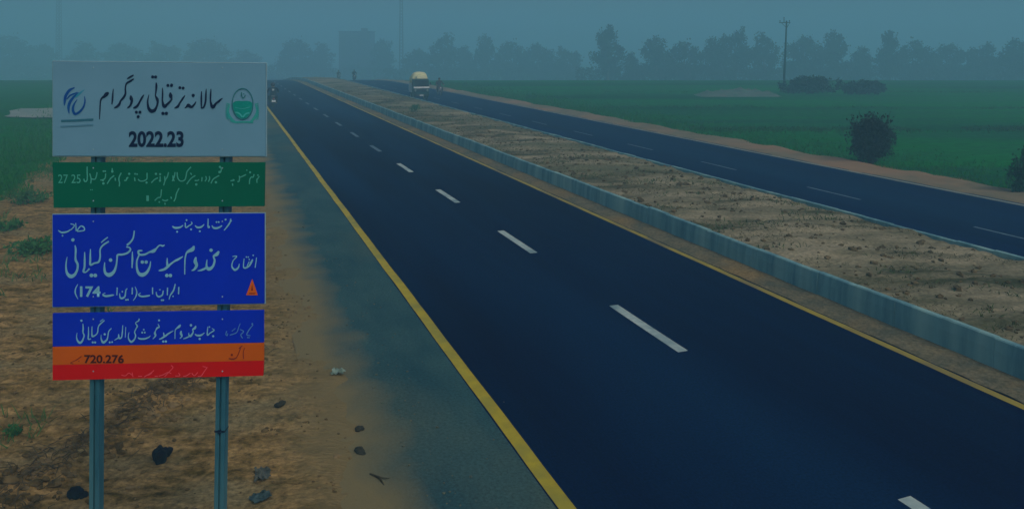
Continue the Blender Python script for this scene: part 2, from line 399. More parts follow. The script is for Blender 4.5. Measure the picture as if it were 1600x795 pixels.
# thin pale rims along the sheets' edges
def rim(quad, parent):
    mb = MB()
    for i in range(4):
        a, b = spl(*quad[i], 0.010), spl(*quad[(i + 1) % 4], 0.010)
        mb.tube([a, b], 0.0055, 6)
    return mb.build('panel_rim', m_rim, parent)
rim([(84, 96), (417, 99), (417, 244.3), (84, 244)], pw)
rim([(83.6, 334.4), (415, 332.2), (415, 473.2), (83.6, 479)], pb)
# posts with web ribs, bands and backing rails
def post(x0, x1, label=None):
    mb = MB(); a = spl(x0, 240, -0.055); bz = -0.2
    k = (240 - 790)
    top = spl(x0, 150, -0.055); zb = H
    x_at = lambda y: x0 + (x1 - x0) * (y - 240) / 550.0
    yb = HY + (H + 0.35) / K
    bot = spl(x_at(yb), yb, -0.055); top = spl(x_at(112), 112, -0.055)
    hw = 7.6 * K
    for q0, q1, dep in ((-1, -0.18, 0.045), (0.18, 1, 0.045), (-0.3, 0.3, 0.02)):
        vs = []
        for p in (bot, top):
            for ux, uy in ((q0, -1), (q1, -1), (q1, 1), (q0, 1)):
                vs.append(p + Vector((ux * hw, uy * dep, 0)))
        mb.add(vs, [(3, 2, 1, 0), (4, 5, 6, 7), (0, 1, 5, 4), (1, 2, 6, 5), (2, 3, 7, 6), (3, 0, 4, 7)])
    o = mb.build('post', m_post, sg, bevel=0.004); return o
post(148.5, 145.5); p2 = post(350, 341)
mb = MB(); c = spl(342.6, 674.5, -0.055); mb.box(c, (0.094, 0.10, 0.014)); mb.box(c + Vector((0, -0.052, 0)), (0.03, 0.012, 0.03)); mb.build('clamp_band', mat('dark_steel', AS(8, 24, 40), rough=.5), p2)
mb = MB()
for y in (130, 215, 270, 308, 360, 450, 500, 525, 578):
    a, b = spl(95, y, -0.004), spl(404, y, -0.004); MB().box((a + b) / 2 + Vector((0, 0.006, 0)), ((b - a).length, 0.008, 0.03)).build('backing_rail', m_post, sg)
for y, par in ((106, pw), (233, pw), (262, pg), (313, pg), (345, pb), (462, pb), (497, pb2), (578, pr)):
    for x in (148, 349): MB().ball(spl(x, y, 0.024), (0.007, 0.004, 0.007), 8, 4).build('rivet', m_rim, par)

# --- lettering: pen strokes over the sheets, traced in the local frame of the sign
def cr(p0, p1, p2, p3, t):
    return [0.5 * (2 * b + (c - a) * t + (2 * a - 5 * b + 4 * c - d) * t * t + (3 * b - a - 3 * c + d) * t ** 3) for a, b, c, d in zip(p0, p1, p2, p3)]
class Ink:
    def __init__(s, org, sc, off=0.0255): s.org, s.sc, s.o, s.n, s.parts = org, sc, off, 0, []
    @property
    def mb(s): s.parts.append(MB()); return s.parts[-1]
    def frame(s, org, sc): s.org, s.sc = org, sc; return s
    def P(s, x, y, off): return spl(s.org[0] + x / s.sc, s.org[1] + y / s.sc, off)
    def st(s, pts, w=14, grow=1.0):
        pts = [tuple(p) if len(p) == 3 else (*p, w) for p in pts]
        q = [pts[0]] + pts + [pts[-1]]; c = []
        for i in range(1, len(q) - 2):
            for k in range(6): c.append(cr(q[i - 1], q[i], q[i + 1], q[i + 2], k / 6))
        c.append(list(pts[-1])); n = len(c)
        off0 = s.o + (s.n % 9) * 0.00035; s.n += 1; vs = []
        for i, (x, y, ww) in enumerate(c):
            a, b = c[max(i - 1, 0)], c[min(i + 1, n - 1)]
            dx, dy = b[0] - a[0], b[1] - a[1]; l = math.hypot(dx, dy) or 1
            nx, ny = -dy / l, dx / l; ww = max(ww, 5) * grow * 0.5; of = off0 + 0.0003 * i / n
            vs += [s.P(x + nx * ww, y + ny * ww, of), s.P(x - nx * ww, y - ny * ww, of)]
        fs = [(2 * i, 2 * i + 1, 2 * i + 3, 2 * i + 2) for i in range(n - 1)]
        s.mb.add(vs, fs); return s
    def dot(s, x, y, r):
        off0 = s.o + (s.n % 9) * 0.00035; s.n += 1
        s.mb.add([s.P(x + r * 1.05 * math.cos(a), y + r * 1.05 * math.sin(a), off0) for a in [k * math.pi / 5 for k in range(10)]], [tuple(range(10))]); return s
    def poly(s, pts):
        off0 = s.o + (s.n % 9) * 0.00035; s.n += 1
        s.mb.add([s.P(x, y, off0) for x, y in pts], [tuple(range(len(pts)))]); return s
    def done(s, m, parent, name='lettering'):
        # strokes that stand close together make one word, one mesh each
        bx = []
        for p in s.parts:
            X = [v[0] for v in p.v]; Z = [v[2] for v in p.v]; bx.append((min(X), max(X), min(Z), max(Z)))
        n = len(bx); g = list(range(n)); gap = 5.0 * K if name == 'lettering' else 99.0
        def root(i):
            while g[i] != i: i = g[i]
            return i
        for i in range(n):
            for j in range(i):
                a, b = bx[i], bx[j]
                if max(a[0] - b[1], b[0] - a[1]) < gap and max(a[2] - b[3], b[2] - a[3]) < gap * .8: g[root(i)] = root(j)
        for r in sorted({root(i) for i in range(n)}):
            m_ = MB()
            for i in range(n):
                if root(i) == r: m_.add(s.parts[i].v, s.parts[i].f)
            m_.build(name, m, parent)
def digits(txt, x0, y0, x1, y1, m, parent, bold=0.03, off=0.0262):
    cu = bpy.data.curves.new('digits', 'FONT'); cu.body = txt; cu.offset = bold; cu.fill_mode = 'FRONT'; cu.resolution_u = 4
    o = bpy.data.objects.new('digits', cu); COL.objects.link(o)
    me = bpy.data.meshes.new_from_object(o); bpy.data.objects.remove(o)
    xs_ = [v.co.x for v in me.vertices]; ys_ = [v.co.y for v in me.vertices]; a, b, c, d = min(xs_), max(xs_), min(ys_), max(ys_)
    for v in me.vertices:
        u, k = (v.co.x - a) / (b - a), (v.co.y - c) / (d - c)
        v.co = spl(x0 + (x1 - x0) * u, y1 + (y0 - y1) * k, off)
    me.name = 'digits'; me.materials.clear(); me.materials.append(m)
    q = bpy.data.objects.new('digits', me); COL.objects.link(q); q.parent = parent; return q

# heading
k = Ink((150, 110), 8.836)
k.st([(198, 310, 20), (170, 325, 52), (135, 360, 40), (100, 385, 25), (82, 430, 20), (76, 540, 18), (70, 675, 10)])
k.st([(260, 255, 10), (252, 330, 22), (248, 400, 24), (240, 470, 14)])
k.st([(540, 65, 16), (495, 90, 26), (450, 118, 14)])
k.st([(542, 118, 18), (490, 150, 28), (440, 185, 22), (425, 250, 20), (428, 320, 26), (400, 375, 32), (360, 420, 24), (340, 470, 34), (300, 505, 28), (270, 515, 12)])
k.st([(500, 345, 14), (505, 385, 46), (515, 420, 36), (500, 470, 28), (478, 500, 24), (450, 515, 10)])
k.st([(682, 335, 10), (655, 375, 26), (620, 440, 26), (590, 490, 32), (560, 510, 30), (535, 517, 10)]).dot(578, 575, 20).dot(628, 575, 20).dot(603, 637, 20)
k.st([(848, 170, 14), (852, 220, 30), (845, 300, 20), (840, 350, 18), (862, 395, 40), (870, 440, 30), (855, 500, 28), (825, 550, 44), (780, 560, 50), (745, 520, 36), (732, 450, 26), (735, 400, 20), (750, 335, 8)]).dot(800, 92, 21).dot(842, 92, 21)
k.frame((250, 110), 8.836)
k.st([(52, 240, 10), (55, 330, 22), (52, 420, 24), (75, 495, 44), (115, 470, 34), (160, 425, 26), (182, 390, 22)])
k.st([(160, 305, 16), (165, 350, 48), (180, 395, 20)]).dot(128, 207, 20).dot(178, 205, 22).dot(60, 592, 22).dot(108, 592, 22)
k.st([(362, 345, 10), (330, 390, 26), (290, 450, 24), (265, 495, 34), (235, 512, 24), (215, 520, 8)]).dot(292, 240, 20).dot(337, 245, 20)
k.dot(475, 345, 22).st([(515, 430, 10), (490, 470, 24), (450, 505, 34), (410, 480, 44), (385, 500, 24), (360, 520, 10)])
k.st([(655, 255, 10), (650, 340, 24), (645, 430, 26), (620, 505, 24), (580, 518, 14)]).st([(590, 290, 12), (588, 380, 24), (588, 470, 20), (590, 510, 16)])
k.st([(720, 255, 10), (715, 340, 22), (715, 430, 22), (745, 505, 44), (790, 455, 28), (830, 425, 28), (850, 405, 22), (880, 385, 10)])
k.done(m_ink, pw)
digits('2022.23', 203.5, 204.5, 289, 229.5, m_ink, pw, 0.035)
# left emblem: swooshes over two lines
k = Ink((90, 125), 9.94)
k.st([(290, 120, 14), (210, 160, 40), (150, 250, 44), (135, 340, 34), (130, 400, 8)]).st([(165, 300, 10), (220, 240, 24), (290, 210, 20), (330, 190, 10)])
k.st([(350, 190, 10), (270, 270, 34), (215, 350, 44), (195, 430, 40), (205, 520, 10)])
k.st([(330, 300, 8), (275, 390, 30), (265, 470, 40), (300, 525, 36), (370, 490, 34), (430, 410, 28), (450, 320, 22), (440, 250, 8)])
k.done(mat('navy_ink', AS(4, 46, 98), AS(6, 60, 108), rough=.5, scale=9), pw, 'emblem')
k = Ink((90, 125), 9.94, 0.0242); k.st([(440, 150, 8), (360, 215, 34), (300, 270, 20)])
k.done(mat('teal_ink', AS(34, 98, 122), rough=.5), pw, 'emblem')
k = Ink((90, 125), 9.94); k.st([(80, 635), (330, 625), (580, 612)], 34)
k.done(mat('slate_ink', AS(30, 74, 92), rough=.5), pw)
k = Ink((90, 125), 9.94); k.st([(70, 722), (330, 710), (580, 695)], 24); k.done(mat('slate_ink_faint', AS(50, 88, 108), rough=.5), pw)
# right emblem: oval seal with green lower half, crescent and wreath
g1 = mat('seal_green', AS(4, 96, 92), AS(6, 88, 86), rough=.5); g2 = mat('wreath_green', AS(26, 100, 104), AS(34, 106, 104), rough=.5, scale=20)
k = Ink((350, 130), 10.6, 0.0240)
k.st([(115, 340, 14), (80, 460, 40), (110, 560, 50), (190, 630, 30)]).st([(530, 340, 14), (568, 460, 40), (530, 560, 50), (460, 630, 30)]).st([(120, 620, 30), (220, 645, 34), (330, 640, 30), (500, 645, 34)])
for i in range(9):
    a = i / 8; k.st([(100 - 30 * math.sin(a * 3), 350 + 250 * a), (60 - 20 * math.sin(a * 3), 330 + 250 * a)], 16); k.st([(545 + 30 * math.sin(a * 3), 350 + 250 * a), (585 + 10 * math.sin(a * 3), 330 + 250 * a)], 16)
k.done(g2, pw, 'wreath')
k = Ink((350, 130), 10.6, 0.0262)
lo = [(325 + 160 * math.cos(a), 345 + 240 * math.sin(a)) for a in [math.pi * q / 20 for q in range(21)]]
k.poly([(165, 330), (200, 300), (260, 292), (325, 296), (400, 292), (450, 302), (485, 330)] + lo); k.done(g1, pw, 'seal_field')
k = Ink((350, 130), 10.6, 0.0275)
k.st([(325 + 172 * math.cos(2 * math.pi * q / 24), 345 + 255 * math.sin(2 * math.pi * q / 24)) for q in range(25)], 16)
k.st([(310, 150), (305, 190), (325, 240), (350, 235), (372, 195)], 16).st([(340, 170), (350, 185)], 14); k.done(mat('seal_outline', AS(22, 78, 88), rough=.5), pw, 'seal_ring')
k = Ink((350, 130), 10.6, 0.0272); k.st([(205, 480), (270, 500), (320, 560)], 24).st([(440, 490), (380, 505), (330, 560)], 24).st([(200, 400), (320, 420), (450, 395)], 10)
k.done(mat('seal_pale', AS(40, 116, 118), rough=.5), pw, 'seal_rays')

# green panel, two fine lines
k = Ink((85, 255), 9.697); w0 = 17
for p in ([(520, 45), (520, 130), (525, 200)], [(470, 230), (480, 265), (505, 270), (522, 240), (520, 200)], [(560, 150), (580, 230), (575, 300)], [(580, 230), (640, 235), (665, 170), (670, 130)],
          [(800, 150), (795, 210), (770, 240), (720, 250)], [(745, 250), (770, 265)], [(900, 70), (900, 120)], [(930, 180), (880, 220), (845, 270), (825, 305)], [(945, 215), (950, 260)],
          [(1035, 140), (1005, 200), (1000, 250), (1010, 290), (1005, 345)], [(1120, 210), (1110, 250), (1080, 255)], [(1120, 230), (1140, 205)], [(1235, 210), (1245, 265)],
          [(1290, 235), (1320, 262), (1370, 262), (1420, 235), (1425, 180), (1425, 140)], [(1590, 215), (1540, 240), (1490, 290)]): k.st(p, w0)
k.st([(1435, 480), (1435, 565)], 40)
for x, y, r in ((768, 115, 13), (795, 115, 13), (765, 300, 18), (900, 120, 18), (1155, 155, 16), (1245, 155, 13), (1275, 160, 13), (1418, 287, 16), (1560, 155, 17), (575, 395, 8), (600, 395, 8)): k.dot(x, y, r)
k.frame((250, 255), 9.697)
for p in ([(22, 190), (22, 260)], [(90, 190), (95, 260)], [(150, 130), (130, 200), (100, 250), (75, 330)], [(215, 180), (220, 240), (240, 260)], [(248, 130), (235, 200), (205, 265)],
          [(280, 130), (285, 200), (310, 250), (350, 265), (395, 245), (415, 190), (430, 120), (490, 50)], [(480, 140), (500, 170)], [(555, 180), (500, 215), (460, 260), (425, 310)],
          [(545, 255), (590, 255), (610, 238)], [(655, 205), (650, 270)], [(710, 190), (720, 230), (700, 270)], [(765, 190), (770, 230), (750, 275)],
          [(930, 45), (945, 80), (935, 130), (905, 140)], [(915, 180), (860, 210), (820, 240), (790, 300)], [(1085, 260), (1140, 252), (1120, 240)], [(1115, 300), (1120, 335)],
          [(1190, 270), (1215, 265), (1222, 200), (1210, 190)], [(1220, 210), (1270, 190), (1320, 165)], [(1440, 160), (1425, 205), (1395, 200)], [(1395, 205), (1375, 240), (1370, 310)],
          [(1480, 230), (1485, 290)], [(1480, 250), (1520, 190)], [(310, 370), (270, 450), (255, 520), (230, 570)], [(185, 500), (195, 530)], [(55, 545), (100, 560), (145, 545)],
          [(95, 590), (100, 620)], [(45, 390), (40, 440), (35, 490)], [(35, 500), (5, 515)], [(-60, 560), (-20, 520), (5, 510)]): k.st(p, w0)
for x, y, r in ((22, 160, 16), (20, 258, 17), (568, 315, 18), (865, 282, 18), (925, 50, 16), (920, 128, 19), (1332, 100, 10), (1380, 132, 15), (1498, 175, 12), (10, 580, 12)): k.dot(x, y, r)
k.done(m_gl, pg)
digits('27 25', 93.5, 272, 128.5, 285.5, m_gl, pg, 0.0)

# big blue panel
k = Ink((85, 360), 6.625)
k.dot(208, 90, 17).st([(230, 145, 10), (238, 190, 20), (235, 260, 18), (238, 300, 24), (258, 345, 22), (252, 400, 22), (225, 450, 30), (185, 465, 40), (150, 435, 28), (138, 380, 18), (140, 320, 14), (150, 265, 6)])
k.st([(330, 215, 8), (330, 300, 20), (328, 370, 20), (318, 415, 22), (345, 420, 14), (380, 385, 18)])
k.st([(390, 185, 10), (388, 280, 20), (390, 345, 22), (430, 330, 18), (475, 315, 20), (490, 260, 18), (490, 190, 16), (520, 145, 18), (580, 105, 16)]).st([(500, 118, 12), (535, 88, 14), (570, 62, 12)]).dot(400, 455, 19).dot(440, 455, 19)
k.dot(598, 297, 18).st([(538, 320, 8), (535, 380, 20), (545, 430, 28), (585, 450, 42), (630, 420, 30), (655, 360, 20), (665, 290, 16), (672, 245, 20), (720, 240, 20), (770, 225, 20), (802, 195, 18), (795, 170, 14), (760, 160, 16)])
k.st([(842, -5, 14), (830, 70, 16), (800, 115, 18), (765, 145, 20)]).st([(822, 210, 8), (822, 290, 18), (818, 380, 12)])
k.st([(925, 200, 14), (885, 205, 20), (895, 240, 20), (950, 240, 20), (1000, 215, 18), (1040, 205, 34), (1070, 178, 18), (1090, 155, 14), (1110, 145, 14), (1135, 152, 16), (1155, 142, 8)])
k.st([(895, 240, 14), (870, 300, 16), (868, 370, 20), (885, 430, 30), (925, 450, 40), (970, 425, 30), (1000, 370, 20), (1012, 310, 8)]).dot(925, 318, 17).dot(965, 318, 17)
k.st([(262, 545, 6), (238, 590, 12), (235, 640, 14), (262, 700, 6)])
k.st([(515, 655, 14), (550, 668, 20), (610, 660, 18), (635, 655, 8)]).st([(515, 650, 10), (545, 635, 8)]).st([(665, 580, 12), (662, 660, 12)])
k.st([(690, 640, 8), (695, 680, 16), (715, 692, 20), (745, 670, 16), (755, 610, 12), (770, 590, 10)]).dot(718, 622, 8).dot(757, 707, 9).dot(776, 705, 9).st([(822, 580, 12), (820, 650, 12)]).st([(850, 570, 6), (868, 620, 12), (860, 670, 12), (830, 715, 6)])
k.st([(885, 655, 14), (920, 672, 18), (985, 665, 16), (1005, 658, 8)]).st([(885, 650, 10), (910, 635, 8)]).st([(1030, 580, 12), (1030, 650, 12)])
k.frame((70, 325), 4.444)
k.st([(782, 575, 6), (788, 600, 10), (805, 608, 12), (825, 595, 10), (832, 565, 8)]).dot(808, 560, 5).dot(820, 632, 6).dot(832, 632, 6).st([(862, 545, 8), (860, 598, 8)])
k.st([(915, 520, 7), (905, 560, 10), (892, 582, 12), (880, 600, 8), (872, 628, 5)]).st([(940, 540, 8), (938, 590, 8)]).dot(900, 605, 5)
k.st([(105, 150, 6), (130, 165, 12), (170, 158, 10), (188, 145, 6)]).dot(135, 187, 6).st([(226, 100, 6), (230, 155, 8)]).st([(235, 152, 8), (260, 122, 8), (282, 128, 9), (284, 150, 8), (236, 157, 8)]).st([(190, 105, 6), (218, 115, 7), (198, 142, 7), (186, 148, 5)])
k.frame((250, 330), 6.625)
k.st([(548, 140, 8), (570, 165, 20), (610, 165, 20), (655, 142, 10)]).dot(598, 105, 9).dot(620, 105, 9).st([(745, 70, 10), (735, 110, 14), (705, 155, 14), (675, 190, 8)]).dot(690, 80, 10).st([(755, 88, 10), (735, 105, 10)])
k.st([(510, 70, 8), (508, 150, 14)]).dot(517, 156, 13).st([(375, 140, 8), (400, 160, 20), (440, 155, 18), (470, 128, 8)]).dot(425, 200, 10)
k.dot(288, 85, 9).st([(275, 110, 10), (280, 160, 14), (310, 145, 12), (345, 120, 10), (335, 102, 9)]).dot(335, 180, 10).st([(140, 148, 10), (170, 165, 22), (220, 160, 18), (252, 138, 8)]).dot(190, 205, 10)
k.st([(250, 460, 8), (200, 490, 22), (160, 510, 18), (120, 540, 20), (95, 560, 26), (88, 520, 18), (88, 475, 8)]).st([(100, 560, 26), (60, 590, 24), (20, 602, 20), (0, 607, 8)]).dot(85, 655, 18).dot(122, 655, 18)
k.st([(365, 350, 14), (350, 385, 40), (310, 405, 28), (285, 430, 16), (272, 500, 14), (270, 645, 10)])
k.st([(385, 465, 14), (378, 510, 36), (392, 550, 30), (370, 590, 22), (340, 605, 8)])
k.st([(622, 405, 16), (602, 435, 36), (568, 458, 20), (578, 500, 20), (560, 560, 24), (520, 588, 36), (495, 560, 22), (500, 490, 8)]).dot(540, 395, 17).st([(505, 560, 22), (480, 582, 22), (440, 600, 20), (402, 608, 8)])
k.st([(1010, 470, 10), (995, 575, 10)]).dot(975, 448, 8).st([(970, 490, 14), (955, 520, 20), (930, 560, 16), (890, 578, 16), (875, 560, 12), (882, 480, 9)]).dot(905, 465, 7).dot(925, 465, 7).dot(935, 490, 7).st([(935, 510, 9), (912, 560, 10)])
k.st([(760, 460, 8), (805, 458, 12), (768, 505, 10), (755, 560, 14), (785, 598, 22), (820, 575, 16), (832, 535, 8)])
k.done(m_wl, pb)
digits('174', 127.5, 445.5, 159.5, 462.5, m_wl, pb, 0.03)
k = Ink((70, 325), 4.444); k.poly([(1447, 485), (1405, 598), (1486, 598)]); k.done(mat('orange_ink', AS(140, 66, 8), rough=.5), pb, 'triangle_mark')
k = Ink((70, 325), 4.444, .0275); k.poly([(1447, 525), (1440, 565), (1452, 565)]).st([(1425, 585), (1470, 585)], 6); k.done(m_bl, pb, 'triangle_mark')

# narrow blue panel
k = Ink((110, 485), 10.667)
k.dot(210, 150, 18).st([(235, 200, 14), (240, 280, 24), (235, 340, 20), (255, 390, 22), (245, 440, 22), (215, 500, 32), (180, 515, 40), (145, 480, 28), (130, 420, 18), (140, 350, 8)])
k.st([(330, 250, 10), (328, 380, 22), (325, 455, 22), (370, 450, 18)]).st([(388, 245, 12), (385, 350, 22), (395, 410, 30), (450, 385, 20), (480, 340, 20), (490, 260, 18), (520, 210, 22), (595, 145, 16)]).st([(520, 165, 14), (575, 125, 14)]).dot(400, 510, 17).dot(440, 510, 17)
k.st([(540, 380, 8), (540, 450, 20), (575, 510, 40), (630, 470, 26), (650, 420, 20), (665, 330, 16), (712, 275, 14)]).dot(600, 375, 18).dot(680, 510, 16).dot(720, 505, 14)
k.st([(898, 225, 12), (890, 340, 20), (875, 430, 20), (835, 435, 30), (830, 370, 14)]).st([(830, 432, 22), (790, 455, 16), (758, 474, 8)]).st([(948, 255, 12), (940, 430, 12)])
k.st([(1172, 115, 18), (1160, 150, 22), (1110, 190, 14), (1140, 240, 24), (1120, 280, 18), (1095, 340, 18), (1112, 400, 22), (1090, 460, 24), (1040, 500, 36), (1000, 460, 22), (990, 400, 14), (1005, 340, 8)])
k.st([(1152, 428, 14), (1180, 448, 26), (1260, 450, 28), (1330, 425, 18), (1358, 398, 8)]).dot(1222, 345, 15).dot(1265, 345, 15).dot(1245, 300, 14).st([(1440, 320, 14), (1430, 360, 34), (1442, 400, 24), (1395, 455, 10)]).st([(1482, 205, 10), (1502, 255, 20), (1468, 272, 26), (1440, 320, 14)]).dot(1500, 145, 16)
k.frame((250, 485), 9.697)
k.st([(222, 288, 10), (150, 330, 22), (90, 370, 26), (75, 315, 12)]).st([(95, 370, 26), (50, 400, 24), (8, 417, 14)]).dot(70, 450, 17).dot(110, 450, 17)
k.st([(332, 195, 16), (310, 225, 34), (270, 255, 18), (250, 290, 14), (248, 410, 10)]).st([(340, 290, 14), (335, 330, 34), (350, 370, 22), (318, 407, 10)])
k.st([(562, 215, 16), (545, 250, 34), (515, 270, 20), (520, 310, 18), (480, 370, 32), (455, 345, 14), (458, 315, 8)]).st([(465, 370, 20), (420, 395, 18), (372, 410, 10)]).dot(488, 205, 18)
k.st([(548, 338, 12), (580, 358, 28), (640, 355, 26), (692, 318, 10)]).dot(620, 410, 16).st([(745, 225, 12), (735, 350, 20), (780, 320, 16), (838, 280, 16), (805, 252, 10)]).dot(768, 230, 11).dot(825, 370, 15)
k.done(m_wl, pb2)
k = Ink((250, 485), 9.697)
k.dot(1412, 185, 12).st([(1425, 200, 12), (1395, 235, 12), (1350, 300, 16), (1330, 350, 14), (1385, 362, 10)]).st([(1228, 268, 10), (1282, 300, 14), (1240, 350, 14), (1268, 402, 14)])
k.st([(1232, 178, 10), (1210, 230, 12), (1180, 310, 14), (1120, 340, 14), (1075, 352, 14)]).st([(1160, 250, 10), (1105, 295, 12)]).st([(1030, 290, 12), (1015, 340, 14), (1035, 362, 12), (1045, 325, 10)]).dot(1345, 390, 9).dot(1365, 390, 9)
k.done(mat('pale_ink_thin', AS(48, 92, 140), rough=.5), pb2)

# orange strip
digits('720.276', 134, 552, 196, 565.5, m_bk, po, 0.03)
k = Ink((85, 535), 9.697); k.st([(435, 188, 14), (380, 230, 18), (330, 258, 10), (270, 288, 14), (315, 303, 14)], grow=.8).dot(395, 265, 8)
k.frame((250, 535), 9.697); k.st([(1300, 60, 10), (1278, 130, 10), (1282, 228, 12)]).st([(1262, 30, 14), (1212, 72, 16)]).st([(1240, 62, 10), (1185, 190, 12), (1135, 228, 20), (1058, 222, 16)]).dot(1105, 165, 17)
k.done(m_bl, po)
# red strip
k = Ink((250, 535), 9.697)
for p in ([(185, 325), (215, 360), (150, 430), (90, 495)], [(0, 488), (60, 470), (140, 430), (190, 450)], [(250, 485), (320, 480), (300, 440)], [(370, 490), (420, 480), (480, 440)], [(500, 440), (540, 480), (590, 430)], [(590, 490), (640, 485), (680, 430), (735, 350)], [(665, 340), (720, 350)]): k.st(p, 13)
k.frame((85, 535), 9.697)
for p in ([(1040, 470), (1100, 480), (1150, 440), (1200, 470)], [(1200, 430), (1215, 500)], [(1290, 490), (1350, 490)], [(1380, 500), (1480, 440), (1530, 400)], [(1440, 475), (1500, 440)], [(1540, 490), (1590, 490)]): k.st(p, 13)
k.done(m_rl, pr)

# ------------------------------------------------------------------ plants
def tuft_field(name, n, region, hgt, wid, m, seed, lean=0.5):
    mb = MB(); rr = random.Random(seed)
    for _ in range(n):
        r = region(rr)
        if r is None: continue
        p, sc = r
        a = rr.uniform(0, 6.283); h = hgt * sc * rr.uniform(.5, 1.2); wv = wid * sc
        d = Vector((math.cos(a), math.sin(a), 0)); tip = p + Vector((rr.gauss(0, lean) * h, rr.gauss(0, lean) * h, h))
        mid = p.lerp(tip, .55) + Vector((0, 0, h * .1))
        mb.add([p - d * wv, p + d * wv, mid + d * wv * .7, mid - d * wv * .7, tip], [(0, 1, 2, 3), (3, 2, 4)])
    return tag(mb.build(name, m), kind='stuff')
m_straw = mat('dry_grass', A(96, 88, 60), A(66, 62, 44), rough=.9, scale=2)
m_weed = mat('green_weed', A(34, 74, 46), A(54, 76, 50), rough=.9, scale=2)
m_crop = mat('crop_blade', A(8, 76, 36, 35), A(26, 78, 54, 35), rough=.9, scale=.6)
m_dull = mat('dull_scrub', A(62, 68, 50), A(40, 50, 38), rough=.9, scale=1.5)
def on_verge(t, s): return W(t, s, verge_z(t, s))
def r_verge(rr):
    t, s = rr.uniform(-7.5, 1.0), 5 + 30 * rr.random() ** 1.4
    c = fbm(t, s, .7, 3, 11)
    dd = row(t, s)
    if c < 0.12 and not (abs(dd) < .8 and rr.random() < .5 and s < 16): return None
    return on_verge(t, s), 1.0
tuft_field('verge_dry_grass', 26000, r_verge, 0.022, 0.003, m_straw, 1, 2.6)
def r_weed(rr):
    t, s = rr.uniform(-7.2, -2), 10 + 60 * rr.random() ** 1.5
    if fbm(t, s, .35, 3, 21) < 0.28 - 0.25 * sstep(-5, -7, t): return None
    return on_verge(t, s), 1 + s / 60
tuft_field('verge_weeds', 14000, r_weed, 0.14, 0.008, m_weed, 2, .7)
def r_med(rr):
    t, s = rr.uniform(12.1, 17.0), 4 + 90 * rr.random() ** 1.6
    X_, Y_ = t * CT - s * ST, t * ST + s * CT
    if fbm(X_ * .35, Y_ * 1.1, 1.0, 4, 31) < 0.14: return None
    return W(t, s, med_z(t, s)), 1 + s / 60
tuft_field('median_dry_grass', 42000, r_med, 0.038, 0.007, m_dull, 3, 1.5)
def r_fl(rr):
    s = 8 + 95 * rr.random() ** 1.3; t = -7.0 - abs(rr.gauss(0, 2.6)) + 0.9 * fbm(0, s, .35, 3, 2)
    return W(t, s, -0.03), 1 + s / 50
tuft_field('crop_left_edge', 16000, r_fl, 0.11, 0.012, m_crop, 4, .3)
def r_fr(rr):
    s = 0 + 110 * rr.random() ** 1.3; t = 27.2 + abs(rr.gauss(0, 2.6)) + 0.9 * fbm(0, s, .3, 3, 5)
    return W(t, s, -0.05), 1 + s / 50
tuft_field('crop_right_edge', 16000, r_fr, 0.09, 0.014, m_crop, 5, .3)
def r_mw(rr):
    t, s = rr.uniform(12.1, 16.9), 4 + 70 * rr.random() ** 1.4
    X_, Y_ = t * CT - s * ST, t * ST + s * CT
    if fbm(X_ * .4, Y_ * .9, .7, 4, 57) < 0.36: return None
    return W(t, s, med_z(t, s)), 1 + s / 60
tuft_field('median_weeds', 16000, r_mw, 0.075, 0.010, mat('median_weed', A(40, 62, 44), A(54, 68, 48), rough=.95, scale=2), 6, 1.0)
def r_bund(rr):
    Y_ = rr.choice([50, 50, 50, 68, 92]); x = rr.uniform(6, 60) * Y_ / 50; Y_ += 1.2 * fbm(x, Y_, .07, 3, 9) + rr.gauss(0, .9)
    if x * CT + Y_ * ST < 28.5 or fbm(x, Y_, .12, 3, 4) < -.25: return None
    return Vector((x, Y_, -.05)), 1.0
tuft_field('field_bund_grass', 12000, r_bund, 0.13, 0.03, mat('bund_grass', A(22, 66, 54, 45), A(32, 70, 60, 45), rough=.95, scale=.8), 8, .5)
# gravel: many small stones
mb = MB(); rr = random.Random(9)
for _ in range(9000):
    t, s = rr.uniform(-6.5, 1.8), 5 + 22 * rr.random() ** 1.6
    dd = row(t, s)
    if rr.random() > (0.25 + 0.75 * math.exp(-(dd / .8) ** 2)): continue
    r = abs(rr.gauss(0, .012)) + .005
    mb.ball(on_verge(t, s) + Vector((0, 0, r * .2)), (r * rr.uniform(.8, 1.6), r * rr.uniform(.8, 1.4), r * .8), 5, 3, .3, _)
for _ in range(2600):
    t, s = rr.uniform(-6.5, 1.4), 5.5 + 16 * rr.random() ** 1.4
    if fbm(t, s, .8, 3, 14) + .5 * math.exp(-(row(t, s) / .6) ** 2) < .05: continue
    r = min(.05, abs(rr.gauss(0, .016)) + .008)
    mb.ball(on_verge(t, s), (r * rr.uniform(.9, 1.7), r * rr.uniform(.8, 1.3), r * .7), 6, 4, .22, _)
for _ in range(700):
    s = rr.uniform(9.4, 14.4); t = -1.0 + .7 * (s - 12.4) + rr.gauss(0, .3); r = min(.06, abs(rr.gauss(0, .022)) + .01)
    mb.ball(on_verge(t, s) + Vector((0, 0, r * .2)), (r * rr.uniform(.9, 1.7), r * rr.uniform(.8, 1.3), r * .8), 6, 4, .25, _)
tag(mb.build('gravel', mat('gravel_stone', A(76, 70, 54), A(42, 42, 34), A(92, 84, 66), rough=.95, scale=5, spec=0.05)), kind='stuff')
mb = MB()
for _ in range(1500):
    t, s = rr.uniform(12.1, 17), 4 + 50 * rr.random() ** 1.5
    r = abs(rr.gauss(0, .03)) + .012
    mb.ball(W(t, s, med_z(t, s) + r * .2), (r * rr.uniform(.8, 1.6), r * rr.uniform(.8, 1.4), r * .8), 5, 3, .3, _)
tag(mb.build('median_clods', mat('clod', A(76, 72, 58), A(44, 46, 38), rough=.95, scale=5)), kind='stuff')
